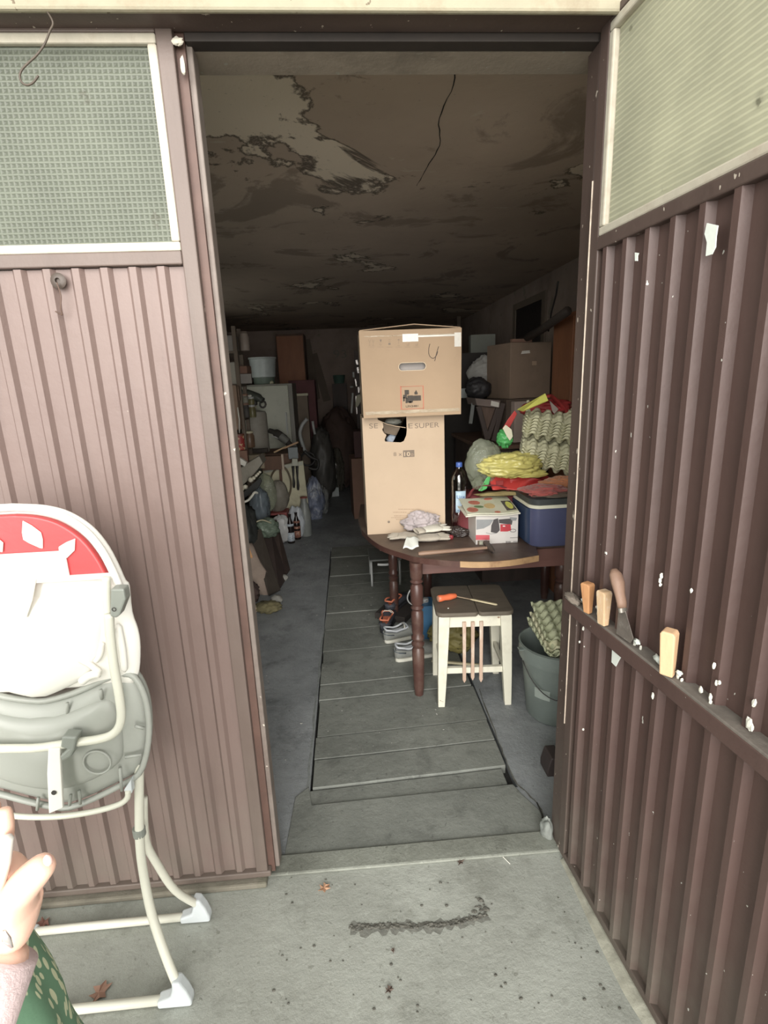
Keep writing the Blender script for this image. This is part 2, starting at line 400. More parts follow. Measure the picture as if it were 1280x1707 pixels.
# garage slab with the covered pit: every board its own piece
PX0, PX1 = -.225, .585
lines = [1341, 1311, 1264, 1227, 1167, 1142, 1106, 1086, 1051, 1024, 996, 978, 963, 948, 932, 915]
ys = [onz(520, py).y for py in lines]
gar = MB(); DZ = -.035
gar.bb(-WX, PX0, 1.44, BY, -.12, 0); gar.bb(PX1, WX, 1.44, BY, -.12, 0)
gar.bb(PX0, PX1, ys[-1], BY, -.12, 0); gar.bb(PX0, PX1, 1.44, ys[0]-.004, -.12, 0)
gf = struct('floor', gar, m_infloor)
MB().bb(PX0, PX1, ys[0]-.01, ys[-1]+.01, -.12, DZ-.002).build('pit_bed', mat('black_gap_shade', (40, 38, 36), .95, .2, 20), gf)  # near-black bed: shade in the board gaps put into its colour
rr = random.Random(11)
for i in range(len(ys)-1):
    a, b = ys[i], ys[i+1]; g = .009; x0 = PX0+.006+rr.random()*.008-(.025 if i == 0 else 0); x1 = PX1-.008-rr.random()*.01-(.02 if i == 0 else 0)
    top = .001+.006*rr.random()-(.010 if i == 0 else 0); mb = MB(); n = 8; sk = .035 if i < 12 else .01
    vs = []
    for z in (DZ, top):
        for k in range(n+1):
            x = x0+(x1-x0)*k/n; vs.append((x, a+g/2+.003*noise.noise(Vector((x*5, i*3.3, 0)))+sk*(k/n-.5), z))
        for k in range(n+1):
            x = x0+(x1-x0)*k/n; vs.append((x, b-g/2+.003*noise.noise(Vector((x*5, i*3.3+3.3, 0)))+sk*(k/n-.5), z))
    q = 2*(n+1); fs = []
    for k in range(n):
        fs += [(q+k, q+k+1, q+n+2+k, q+n+1+k), (k, k+1, q+k+1, q+k), (n+1+k, q+n+1+k, q+n+2+k, n+2+k)]
    fs += [(0, q, q+n+1, n+1), (n, n+n+1, q+n+n+1, q+n)]
    mb.add(vs, fs).build('plank', m_plank, gf, bevel=.0015)
# the worn cement apron just inside the door, its crack and its edge
apron = [onz(px, py, 0) for px, py in ((470, 1448), (700, 1418), (918, 1392), (905, 1357), (870, 1325), (855, 1308), (520, 1343), (515, 1312), (492, 1330))]
ap = MB().prism([Vector((p.x, p.y, -.004)) for p in apron], (0, 0, .008)).build('threshold_slab', m_plank, gf, bevel=.003)
ribbon(smoothpath([onz(px, py) for px, py in ((798, 1150), (815, 1195), (832, 1240), (845, 1275), (858, 1303), (880, 1326), (897, 1345), (908, 1370), (912, 1392))], 4), .005, .0055, 0, 8, .003).build('crack', m_crack, gf)
ribbon(smoothpath([onz(px, py) for px, py in ((555, 915), (545, 1010), (535, 1090), (524, 1200), (513, 1312))], 6), .010, .0012, 0, 12, .004).build('crack', mat('pale_scuff', (120, 124, 122), .9, .3, 30), gf)
rr = random.Random(21); mb = MB()
for i in range(140):
    y = 1.9+rr.random()*4; x = -.75+rr.random()*1.35; s_ = .0025+.006*rr.random()*rr.random()
    mb.blob((x, y, .0075 if x > PX0 and y < 4.8 else .001), (s_, s_*.6, s_*.3), .3, 2, i, 6, 4)
mb.build('floor_litter', mat('pale_litter', (150, 150, 142), .8, .3, 40), gf)['kind'] = 'stuff'
# threshold
th = struct('trim_1', MB().prism([(-.34, 1.385, 0), (.64, 1.375, 0), (.64, 1.375, .004), (.64, 1.43, .012), (-.34, 1.44, .012), (-.34, 1.385, .004)][0:2]+[(.64, 1.46, 0), (-.34, 1.46, 0)], (0, 0, .012)), m_thresh, bevel=.006)

struct('ceiling', MB().bb(-WX-.2, WX+.2, 1.50, BY+.2, CZ, CZ+.15), m_ceil)
ck = smoothpath([(.335, 1.60, 0), (.36, 1.75, 0), (.355, 1.95, 0), (.39, 2.15, 0), (.375, 2.35, 0), (.36, 2.55, 0)], 5)
ADDED_WINS = ((2.0, 3.3), (4.6, 5.9))  # two added side windows, out of view, letting extra daylight into the garage
wlm = MB(); yy = 1.40
for a, b in ADDED_WINS:
    wlm.bb(-WX-.2, -WX, yy, a, -.1, CZ+.1); wlm.bb(-WX-.2, -WX, a, b, -.1, 1.15); wlm.bb(-WX-.2, -WX, a, b, 2.15, CZ+.1); yy = b
wlm.bb(-WX-.2, -WX, yy, BY+.2, -.1, CZ+.1)
wl = struct('wall_left', wlm, m_wall)
m_wpane = film('added_window_glass', (225, 230, 225), .12, .3)
for i, (a, b) in enumerate(ADDED_WINS):
    fm = MB()
    for y0, y1, z0, z1 in ((a, b, 1.15, 1.20), (a, b, 2.10, 2.15), (a, a+.05, 1.20, 2.10), (b-.05, b, 1.20, 2.10), ((a+b)/2-.02, (a+b)/2+.02, 1.20, 2.10)): fm.bb(-WX-.12, -WX-.06, y0, y1, z0, z1)
    w_ = struct('window_%d' % (i+1), fm, m_frameD, bevel=.003)
    for y0, y1 in ((a+.05, (a+b)/2-.02), ((a+b)/2+.02, b-.05)): MB().bb(-WX-.095, -WX-.091, y0, y1, 1.20, 2.10).build('glass_pane', m_wpane, w_)
struct('wall_right', MB().bb(WX, WX+.2, 1.40, BY+.2, -.1, CZ+.1), m_wall)
struct('wall_back', MB().bb(-WX, WX, BY, BY+.2, -.1, CZ+.1), m_wall)
wf = MB(); wf.bb(-3.5, -1.26, LY+.03, 1.52, -.1, 3.4); wf.bb(.685, 4.0, LY+.03, 1.52, -.1, 3.4); wf.bb(-1.26, .685, 1.43, 1.52, 2.292, 3.4)
struct('wall_front', wf, m_lintel)
# ceiling crack
cm = MB(); nn = ribbon(ck, .0032, 0, CZ-.0015, 4, .002); nn.build('crack', mat('black_crack', (30, 25, 22), 1, .2, 9), bpy.data.objects['ceiling'])
# door frame: lintel rail over the opening, dark rebate, cream eaves board
struct('trim_2', MB().bb(-1.30, .70, 1.300, 1.316, 2.298, 2.42), m_cream, bevel=.006)
fr = MB(); fr.bb(-1.30, .70, 1.317, 1.385, 2.306, 2.354); struct('trim_3', fr, m_frameR, bevel=.003)
fr = MB(); fr.bb(-.31, .66, 1.387, 1.425, 2.291, 2.312); struct('trim_4', fr, m_frameDD, bevel=.002)
fr = MB(); fr.bb(.628, .69, 1.385, 1.45, 0, 2.316); struct('trim_5', fr, m_frameR, bevel=.004)
fr = MB(); fr.bb(-1.30, -1.25, 1.36, 1.45, 0, 2.316); struct('trim_6', fr, m_frameL, bevel=.004)
# paint blobs stuck on the lintel
mb = MB()
for px, py, s_ in ((627, 56, .005), (473, 48, .004), (478, 42, .003), (700, 64, .009), (708, 60, .005), (690, 66, .005)):
    p = at(px, py, 1.394); mb.blob((p.x, 1.394, p.z), (s_, .002, s_*.7), .2, 2, px, 8, 6)
mb.build('paint_blobs', mat('old_white_paint', (200, 192, 175), .7, .15, 30), bpy.data.objects['trim_4'])['kind'] = 'stuff'

def corrugated(x0, x1, z0, z1, y, pitch, depth, phase=0, wide=.42, slope=.12):
    """trapezoid sheet in the XZ plane facing -Y"""
    prof = []; k = 0; x = x0-phase
    while x < x1+pitch:
        for f, d in ((0, 0), (wide, 0), (wide+slope, 1), (1-slope, 1)):
            xx = x+f*pitch
            if x0 <= xx <= x1: prof.append((xx, d*depth))
        x += pitch
    prof = [(x0, prof[0][1])]+prof+[(x1, prof[-1][1])]
    mb = MB(); n = len(prof); nz = 7; vs = []
    for k in range(nz):
        z = z0+(z1-z0)*k/(nz-1)
        for xx, d in prof: vs.append((xx, y-d+.0015*noise.noise(Vector((xx*4, z*2, y))), z))
    return mb.add(vs, [(k*n+i, k*n+i+1, (k+1)*n+i+1, (k+1)*n+i) for k in range(nz-1) for i in range(n-1)])

def leaf(M, LW, mats, side, glassm, z_b=.02, rail=None):
    """one leaf, drawn in its own plane: x from 0 (meeting or hinge edge seen) to LW, face towards -y"""
    mf, mp = mats; d = tag(bpy.data.objects.new('door_%d' % side, None), kind='structure'); COL.objects.link(d); d.matrix_world = M; MW[d.name] = M
    st = .036; gz0, gz1 = 1.868, 2.300
    for x0, x1 in ((0, st), (LW-st, LW)):
        MB(M).bb(x0, x1, 0, .035, z_b, 2.318).build('stile', mf, d, bevel=.003)
    MB(M).bb(st, LW-st, 0, .035, gz1, 2.318).build('rail', mf, d, bevel=.003)
    MB(M).bb(st, LW-st, -.002, .035, 1.838, gz0).build('rail', mf, d, bevel=.003)
    MB(M).bb(st, LW-st, 0, .035, z_b, z_b+.022).build('rail', mf, d, bevel=.003)
    b = .020
    for c_ in (((st+LW-st)/2, .008, gz0+b/2, LW-2*st, b), ((st+LW-st)/2, .008, gz1-b/2, LW-2*st, b)):
        MB(M).box(c_[:3], (c_[3], .016, c_[4]), (0, 0, 0)).build('glazing_bead', m_bead, d, bevel=.004)
    for xx in (st+b/2, LW-st-b/2):
        MB(M).box((xx, .008, (gz0+gz1)/2), (b, .016, gz1-gz0-2*b)).build('glazing_bead', m_bead, d, bevel=.004)
    MB(M).bb(st+b*.6, LW-st-b*.6, .015, .019, gz0+b*.6, gz1-b*.6).build('glass_pane', glassm, d)
    return d, st
# closed left leaf: x runs from the meeting edge (-.325) to the left, mirrored by rotating
ML = Matrix.Translation((-1.262, LY, 0))
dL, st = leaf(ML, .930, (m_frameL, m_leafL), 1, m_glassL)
corrugated(st, .930-st, .042, 1.830, .012, .0655, .011, .030, .5, .13).build('corrugated_panel', m_leafL, dL) if False else None
cp = corrugated(st, .930-st, .042, 1.836, .014, .0655, .011, .030, .50, .13); cp.v = [ML @ v for v in cp.v]
cp.build('corrugated_panel', m_leafL, dL, smooth=30)
MB(ML).bb(.930, .950, .020, .045, .02, 2.316).build('meeting_strip', mat('dark_brown_edge', (88, 62, 52), .6, .2, 10, spots=(170, 150, 130), spot_th=.72), dL)
MB(ML).bb(.945, .963, .004+.03, .085, .02, 2.305).build('edge_strip', mat('grey_brown_edge', (118, 106, 98), .6, .15, 14, dirt=(90, 70, 60), spots=(200, 190, 175), spot_th=.73), dL, bevel=.004)
MB(ML).bb(.0, .94, -.004, .02, .026, .046).build('bottom_strip', m_frameL, dL, bevel=.003)
# step below the closed leaf
struct('trim_7', MB().bb(-1.30, -.335, 1.350, 1.45, 0, .020), mat('mossy_sill_cement', (118, 112, 98), .9, .2, 12, dirt=(80, 84, 62), dirt_amt=.6, bump=.6), bevel=.006)
# chipped plaster blob at the upper corner of the meeting stile
mb = MB(); p = at(294, 66, LY-.004)
mb.blob((p.x, LY+.002, p.z), (.014, .006, .008), .5, 4, 2, 14, 10); mb.blob((p.x+.006, LY+.002, p.z-.045), (.005, .004, .018), .5, 4, 5, 12, 8)
mb.build('paint_blob', MATS['old_white_paint'], dL, smooth=180)
# keyhole / bolt with nail
p = at(97, 468, LY-.002)
mb = MB(); mb.lathe([(.001, -.004), (.016, -.004), (.018, 0), (.012, .004), (.006, .004), (.005, -.002), (.001, -.002)], p, 16, Matrix.Rotation(R(90), 3, 'X')); mb.build('bolt_boss', m_frameD, dL, smooth=40)
p2 = at(104, 525, LY-.006)
MB().tube(smoothpath([p+Vector((.002, -.012, -.006)), p+Vector((.005, -.010, -.035)), p2+Vector((0, -.004, .012)), p2, p2+Vector((-.012, -.006, .008))], 4), .0016, 6).build('wire_nail', mat('rusty_wire', (88, 66, 54), .7, .2, 30), dL, smooth=180)
# open right leaf, swung out towards the yard; hinge at (.62, 1.372)
AN = 5.0
MR = Matrix.Translation((.622, 1.372, 0)) @ Matrix.Rotation(R(-90+AN), 4, 'Z')
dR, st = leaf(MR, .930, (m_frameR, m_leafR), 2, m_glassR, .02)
cp = corrugated(st, .930-st, .035, 1.842, .018, .0780, .017, .078-.046, .62, .09); cp.v = [MR @ v for v in cp.v]
cp.build('corrugated_panel', m_leafR, dR, smooth=30)
MB(MR).bb(0, .93, -.020, .030, .916, .928).build('mid_rail', m_grime, dR, bevel=.002)
MB(MR).bb(0, .93, -.022, -.016, .885, .922).build('rail_lip', m_leafR, dR, bevel=.002)
MB(MR).bb(-.002, .0, -.002, .012, .5, 2.0).build('edge_strip', mat('edge_highlight', (196, 178, 160), .5, .2, 20, dirt=(84, 64, 57), dirt_amt=.7, dscale=6), dR)  # bright highlight along the hinge edge, painted as a thin pale strip
# green-white inner putty line by the glass and torn paper scraps on the ribs
def onleaf(px, py, off=-.006):
    n_ = (MR.to_3x3() @ Vector((0, 1, 0))); P0 = MR @ Vector((0, off, 0)); d = ray(px, py)
    return CP+d*((P0-CP).dot(n_)/d.dot(n_))
m_scrap = mat('torn_white_paper', (214, 220, 212), .9, .05, 20)
for pts in (((1178, 372), (1196, 376), (1193, 395), (1192, 412), (1186, 424), (1176, 427), (1178, 404), (1174, 390)), ((1058, 421), (1064, 422), (1062, 427), (1062, 435), (1058, 435)),
            ((1020, 1082), (1030, 1084), (1035, 1094), (1030, 1103), (1026, 1111), (1019, 1104))):
    MB().prism([onleaf(a, b, -.005) for a, b in pts], (MR.to_3x3() @ Vector((0, .002, 0)))).build('paper_scrap', m_scrap, dR)
mb = MB(); rr = random.Random(31)
for px, py, s_ in ((1100, 968, .006), (1102, 960, .005), (1101, 975, .004), (1058, 1072, .008), (1068, 1080, .005), (1094, 1095, .007), (1099, 1104, .006), (1130, 1126, .006), (1136, 1134, .005), (1168, 1150, .006), (1190, 1110, .006), (1194, 1139, .004), (1184, 1162, .007), (1184, 1170, .005), (1248, 1206, .009), (1252, 1212, .007), (1257, 1172, .005), (1088, 1160, .006), (1139, 1172, .004), (972, 1048, .004), (972, 1216, .003), (966, 1070, .003), (1199, 1138, .004), (1152, 985, .004), (972, 1000, .006), (975, 1012, .005), (997, 1022, .006), (994, 1012, .004)):
    p = onleaf(px, py, -.004); mb.blob(p, (.003, s_*(.5+.4*rr.random()), s_*(1+.5*rr.random())), .4, 3, px, 8, 6)
mb.build('whitewash_drips', mat('whitewash_drips', (214, 212, 200), .8, .06, 30), dR)['kind'] = 'stuff'
# ================= THINGS ROUND THE TABLE =================
TZ = .74
m_darkwood = mat('dark_red_brown_varnish', (80, 52, 45), .38, .2, 6, dirt=(120, 98, 84), dirt_amt=.4, dscale=9, stretch=(1, 1, 1), bump=.1)
m_apron = mat('red_brown_apron', (112, 76, 68), .45, .12, 7, dirt=(90, 54, 48), stretch=(.4, 2, 3))
m_worn = mat('worn_bare_edge', (176, 138, 92), .6, .15, 14, dirt=(110, 68, 52), dirt_amt=.8, dscale=8)
m_top = mat('dusty_dark_tabletop', (88, 70, 60), .45, .2, 7, dirt=(120, 104, 90), dirt_amt=.5, dscale=6, bump=.15)

tb = thing('drop_leaf_table', 'dark brown half round drop leaf table with turned legs and worn edge', 'table', (.6, 2.7, 0))
edgepx = [onz(*p, TZ) for p in ((603, 884), (620, 900), (640, 912), (670, 922), (700, 930), (750, 935), (800, 937), (850, 934), (898, 926))]
ed = smoothpath([(p.x, p.y, TZ) for p in edgepx], 3)
out = [Vector(p) for p in ed]+[Vector((.90, 2.42, TZ)), Vector((1.30, 2.40, TZ)), Vector((1.38, 2.9, TZ)), Vector((1.38, 3.5, TZ)), Vector((.06, 3.5, TZ)), Vector((.035, 3.1, TZ))]
MB().prism([p-Vector((0, 0, .026)) for p in out], (0, 0, .026)).build('tabletop', m_top, tb, bevel=.003)
# veneer edging along the curve, bare on the right
def edging(pts, mt, w=.003):
    mb = MB(); vs = []
    for p in pts: vs += [p+Vector((0, -w, -.027)), p+Vector((0, -w, .001)), p+Vector((0, .004, .001)), p+Vector((0, .004, -.027))]
    n = len(pts); fs = [(i*4+j, i*4+(j+1) % 4, i*4+4+(j+1) % 4, i*4+4+j) for i in range(n-1) for j in range(4)]+[(0, 1, 2, 3), ((n-1)*4+3, (n-1)*4+2, (n-1)*4+1, (n-1)*4)]
    return mb.add(vs, fs).build('edge_banding', mt, tb)
edging(ed[:17], m_darkwood); o_ = edging(ed[16:], m_worn); o_['label'] = 'bare worn wooden edge of the table'
def turned(x, y, top, k=1.0):
    P = [(.017, 0), (.021, .05), (.024, .18), (.0245, .255), (.018, .268), (.025, .28), (.026, .292), (.018, .302), (.0255, .315), (.026, .325), (.020, .335), (.023, .36), (.0245, .42), (.0235, .455), (.018, .467), (.0255, .480), (.018, .492), (.0245, .505), (.025, .59), (.018, .603), (.0255, .615), (.019, .625), (.024, .64), (.0255, .69), (.0255, top)]
    return MB().lathe([(r*k*1.25, z) for r, z in P], (x, y, 0), 20)
turned(.290, 2.338, .714).build('leg', m_darkwood, tb, smooth=50)
turned(1.10, 2.56, .714, 1.15).build('leg', m_darkwood, tb, smooth=50)
turned(.25, 3.25, .714).build('leg', m_darkwood, tb, smooth=50)
turned(.50, 3.40, .714).build('leg', m_darkwood, tb, smooth=50); turned(1.34, 3.40, .714).build('leg', m_darkwood, tb, smooth=50)
MB().bb(.30, 1.08, 2.415, 2.437, .618, .713).build('apron', m_apron, tb, bevel=.002)
MB().bb(.145, .16, 2.82, 3.38, .618, .713).build('apron', m_apron, tb, bevel=.002)
MB().bb(.14, 1.34, 3.38, 3.40, .618, .713).build('apron', m_apron, tb, bevel=.002)

# ---- tall carton with a torn hole ----
m_card = mat('pale_cardboard', (192, 167, 138), .8, .05, 3, dirt=(178, 151, 122), dirt_amt=.4, dscale=2.5, bump=.08, bscale=90)
m_card2 = mat('tan_cardboard', (168, 140, 108), .75, .06, 3, dirt=(148, 120, 90), dirt_amt=.4, dscale=2.5, bump=.08, bscale=90)
m_cardin = mat('cardboard_inside', (120, 104, 86), .9, .1, 10)
m_cardedge = mat('torn_cardboard_edge', (206, 180, 146), .9, .1, 60)
m_ink = mat('grey_brown_print', (128, 112, 96), .8, .05, 40)
m_ink2 = mat('faint_print', (168, 142, 114), .8, .05, 40)
m_pen = mat('pen_ink', (70, 60, 56), .6, .05, 40)
m_tape = film('clear_packing_tape', (214, 196, 164), .5, .1)
m_tape2 = mat('silver_white_tape', (214, 208, 196), .25, .06, 30, bump=.4, bscale=25)
BX0, BX1, BYf, BZ1 = .078, .508, 2.745, 1.372
# pixel map of the front plane
tc = thing('tall_carton', 'tall pale cardboard carton with torn hole, standing on the table', 'carton', (.29, 2.9, TZ))
hole = [at(px, py, BYf) for px, py in ((629, 693), (630, 701), (638, 705), (639, 712), (637, 716), (640, 722), (644, 725), (641, 733), (642, 736), (655, 737), (668, 737.5), (673, 735), (675, 730), (677, 726), (678, 717), (677, 706), (677, 693))]
def wall_with_hole(x0, x1, z0, z1, y, t, hp, open_top):
    """front panel cut round an outline that opens at the top edge"""
    L = hp[0]; Rr = hp[-1]
    pts = [Vector((x0, y, z0)), Vector((x1, y, z0)), Vector((x1, y, z1)), Vector((Rr.x, y, z1))]+[Vector((p.x, y, min(p.z, z1))) for p in reversed(hp)][0:]+[Vector((L.x, y, z1)), Vector((x0, y, z1))]
    return pts
pts = wall_with_hole(BX0, BX1, TZ+.001, BZ1, BYf, .004, hole, True)
me = bpy.data.meshes.new('x'); bm = bmesh.new()
vs = [bm.verts.new(p) for p in [q for i, q in enumerate(pts) if i == 0 or (q-pts[i-1]).length > 1e-5]]
fc = bm.faces.new(vs); bmesh.ops.triangulate(bm, faces=[fc]); bm.verts.index_update()
g = MB(); g.add([v.co.copy() for v in bm.verts], [tuple(v.index for v in f.verts) for f in bm.faces]); bm.free()
vs2 = [v+Vector((0, .004, 0)) for v in g.v]; k = len(g.v); tri = list(g.f)
g.add(vs2, [tuple(reversed(f)) for f in tri]); g.f += []
bd = {}
for f in tri:
    for a, b in zip(f, f[1:]+f[:1]): bd[(a, b)] = 1
for (a, b) in list(bd):
    if (b, a) not in bd: g.f.append((b, a, a+k, b+k)); g.mi.append(0)
g.mi = [0]*len(g.f)
g.build('front_panel', m_card, tc)
D = .36
s_ = MB(); s_.bb(BX0, BX0+.004, BYf+.004, BYf+D, TZ+.001, BZ1); s_.bb(BX1-.004, BX1, BYf+.004, BYf+D, TZ+.001, BZ1); s_.bb(BX0, BX1, BYf+D, BYf+D+.004, TZ+.001, BZ1); s_.bb(BX0+.004, BX1-.004, BYf+.004, BYf+D, TZ+.001, TZ+.006)
s_.bb(BX0+.004, BX1-.004, BYf+.05, BYf+D, BZ1-.006, BZ1-.002); s_.build('side_panels', m_card, tc)
# folded flap and plastic parcel seen in the hole
fa = [at(630, 700, BYf+.003), at(645, 706.5, BYf+.006), at(677, 713, BYf+.006), at(678, 724, BYf+.03), at(675, 729, BYf+.035), at(640, 722, BYf+.04), at(638, 707, BYf+.02)]
MB().prism(fa, (0, .003, 0)).build('torn_flap', m_cardin, tc)
MB().tube([at(630, 700.5, BYf-.001), at(645, 707, BYf-.001), at(660, 710.5, BYf-.001), at(676, 713, BYf-.001)], .0018, 6).build('torn_edge', m_cardedge, tc)
pc = MB().blob(at(660, 735, BYf+.08), (.055, .03, .045), .12, 3, 3, 24, 16, True).build('plastic_parcel', film('milky_plastic', (186, 198, 214), .75, .12), None, smooth=180)
tag(pc, 'shiny milky plastic parcel inside the tall carton behind the hole', 'parcel')
pc2 = MB().blob(at(655, 703, BYf+.08), (.05, .04, .018), .2, 3, 5, 24, 16, True).build('plastic_bag', film('dull_plastic', (150, 150, 138), .8, .25), None, smooth=180)
tag(pc2, 'dull grey plastic bag inside the tall carton above the flap', 'bag')
def tx(body, px, py, px1, size, mt, parent, y, xs=None, name='lettering'):
    a = at(px, py, y); b = at(px1, py, y)
    t = text(body, size, upright((a.x, y, a.z)), mt, parent, name)
    w = max(v.co.x for v in t.data.vertices)-min(v.co.x for v in t.data.vertices); x0 = min(v.co.x for v in t.data.vertices); k_ = (b.x-a.x)/w
    for v in t.data.vertices: v.co.x = a.x-mw(parent).translation.x + (v.co.x-x0)*k_
    return t
yf = BYf-.0008
tx('SE', 615.5, 714.3, 630, .036, m_ink, tc, yf); tx('E', 680.8, 714.0, 688, .036, m_ink, tc, yf); tx('SUPER', 691.5, 713.8, 732, .036, m_ink, tc, yf)
MB().bar(at(679.2, 713.5, yf), at(680.3, 706.5, yf), .0009, .003, (0, 1, 0)).build('print_mark', m_ink, tc)
tx('8 x', 656, 760.3, 670, .028, m_ink, tc, yf)
a = at(672, 762.3, yf); b = at(690.5, 750, yf)
MB().bb(a.x, b.x, yf, yf+.0006, a.z, b.z).build('print_box', m_ink, tc)
tx('10', 674, 760.3, 683.5, .030, mat('card_coloured_print', (214, 190, 156), .8, .05, 30), tc, yf-.0008); tx('0', 685, 760.3, 689, .020, m_ink2, tc, yf-.0008)
mb = MB()
for (x0, y0, x1) in ((664, 849, 690), (655, 854, 678), (657, 860, 695), (652, 863, 693), (660, 866, 684)):
    x = x0
    while x < x1:
        w = 1+2.5*random.random(); a = at(x, y0, yf); b = at(min(x+w, x1), y0, yf); mb.bb(a.x, b.x, yf, yf+.0005, a.z-.0022, a.z+.0022); x += w+.7
mb.build('small_print', m_ink2, tc)
a = at(648, 870, yf); MB().lathe([(.001, 0), (.007, .0), (.007, .0006), (.001, .0006)], a, 14, Matrix.Rotation(R(90), 3, 'X')).build('print_mark', m_ink, tc)

# ---- upper carton with hand hole, bottom resting on the tall one ----
UY = 2.66; uz0, uz1 = BZ1+.004, 1.792; ux0 = at(607, 690, UY).x-.004; ux1 = at(768, 690, UY).x
ub = thing('wide_carton', 'tan cardboard carton with hand hole and handwritten 4, topmost of the stack', 'carton', ((ux0+ux1)/2, UY+.17, uz0))
hc = at(687, 611, UY); hw, hh = .066, .0175
n_ = 16
ring_o = [Vector((ux0, UY, uz0)), Vector((ux1, UY, uz0)), Vector((ux1+.004, UY-.002, uz1)), Vector((ux0-.004, UY-.002, uz1))]
slot = [Vector((hc.x+hw-hh+hh*math.cos(R(a)), UY, hc.z+hh*math.sin(R(a)))) for a in range(-90, 91, 18)]+[Vector((hc.x-hw+hh+hh*math.cos(R(a)), UY, hc.z+hh*math.sin(R(a)))) for a in range(90, 271, 18)]
bm = bmesh.new()
def loop(pts):
    vv = [bm.verts.new(p) for p in pts]; return [bm.edges.new((vv[i], vv[(i+1) % len(vv)])) for i in range(len(vv))]
e_ = loop(ring_o)+loop(slot); bmesh.ops.triangle_fill(bm, use_beauty=True, edges=e_)
bmesh.ops.solidify(bm, geom=bm.faces[:], thickness=.004)
bm.verts.index_update(); g = MB().add([v.co.copy() for v in bm.verts], [tuple(v.index for v in f.verts) for f in bm.faces]); bm.free()
g.build('front_panel', m_card2, ub)
s_ = MB(); D = .36
s_.bb(ux0, ux0+.004, UY+.005, UY+D, uz0, uz1); s_.bb(ux1-.004, ux1, UY+.005, UY+D, uz0, uz1); s_.bb(ux0, ux1, UY+D, UY+D+.004, uz0, uz1); s_.bb(ux0, ux1, UY+.005, UY+D, uz0, uz0+.004)
s_.build('side_panels', m_card2, ub)
# lid flaps standing slightly open to a ridge
xm = at(690, 545, UY).x
for xa, xb in ((ux0, xm), (ux1, xm)):
    MB().prism([Vector((xa, UY, uz1)), Vector((xb, UY, uz1+.022)), Vector((xb, UY+D, uz1+.022)), Vector((xa, UY+D, uz1))], (0, 0, .004)).build('lid_flap', m_card2, ub)
MB().bb(hc.x-.10, hc.x+.10, UY+.05, UY+.055, hc.z-.10, hc.z+.06).build('liner_sheet', mat('grey_liner', (168, 160, 154), .8, .05, 20), ub)
mb = MB(); rim = [Vector((hc.x+(p.x-hc.x)*1.03, UY-.0042, hc.z+(p.z-hc.z)*1.06)) for p in slot]
mb.tube(rim, .0012, 6, True).build('hole_rim', mat('cut_card_rim', (226, 208, 176), .8, .05, 30), ub)
uf = UY-.0062
def rect(px0, py0, px1, py1, mt, parent, y, name='print_mark', t=.0006):
    a = at(px0, py1, y); b = at(px1, py0, y); return MB().bb(a.x, b.x, y, y+t, a.z, b.z).build(name, mt, parent)
# tape
rect(608, 555, 768, 562, m_tape, ub, uf, 'tape', .0007); rect(671, 556, 697, 570, m_tape2, ub, uf-.001, 'tape'); rect(697, 557, 760, 562, m_tape2, ub, uf-.001, 'tape'); rect(757.5, 554, 768.5, 578, m_tape2, ub, uf-.0012, 'tape')
rect(609, 680, 766, 692, m_tape, ub, uf, 'tape', .0007)
# pen figure 4
pen = smoothpath([at(716.5, 573, uf), at(714.5, 582, uf), at(715, 591, uf), at(718.5, 596, uf), at(723, 597, uf), at(727.5, 592, uf), at(729.5, 586, uf)], 4)
MB().tube(pen, .0014, 6).build('pen_stroke', m_pen, ub); MB().tube([at(731, 577.5, uf), at(727.5, 589, uf), at(724.5, 602, uf)], .0014, 6).build('pen_stroke', m_pen, ub)
# handling symbols: glasses, umbrella, arrows, hook ...
mb = MB()
for i, cx in enumerate((619, 634.5, 649, 664.5, 679.5, 694)):
    def q(dx, dy): return at(cx+dx, 570+dy, uf)
    mb.bar(q(-5, 8.5), q(5, 8.5), .0012, .0005)
    if i == 0:
        for sx in (-3, 3): mb.bar(q(sx-1.5, -4), q(sx-.5, 1), .0012); mb.bar(q(sx+1.5, -4), q(sx+.5, 1), .0012); mb.bar(q(sx, 1), q(sx, 6), .001); mb.bar(q(sx-1.5, 6), q(sx+1.5, 6), .001)
    elif i == 1: mb.prism([q(-1.8, -4), q(1.8, -4), q(0, 1)], (0, .0005, 0)); mb.bar(q(-2, 4), q(2, 4), .0014); mb.bar(q(-1, 6), q(1, 6), .001)
    elif i == 2: mb.bar(q(-2, -4), q(2, -4), .001); mb.bb(q(-1.8, 0).x, q(1.8, 0).x, uf, uf+.0005, q(0, 5).z, q(0, 1.5).z); mb.bar(q(-2, -1), q(2, -1), .001)
    elif i == 3: mb.prism([q(-2.8, -3), q(0, -4.5), q(2.8, -3)], (0, .0005, 0)); mb.bar(q(0, -3), q(0, 3), .001); mb.bar(q(-2, 6), q(2, 6), .001)
    else: mb.bar(q(-2, 4), q(2, 4), .001); mb.bar(q(-2, 6), q(2, 6), .001); mb.bar(q(2, 1), q(2, 6), .001)
mb.build('handling_symbols', m_ink, ub)
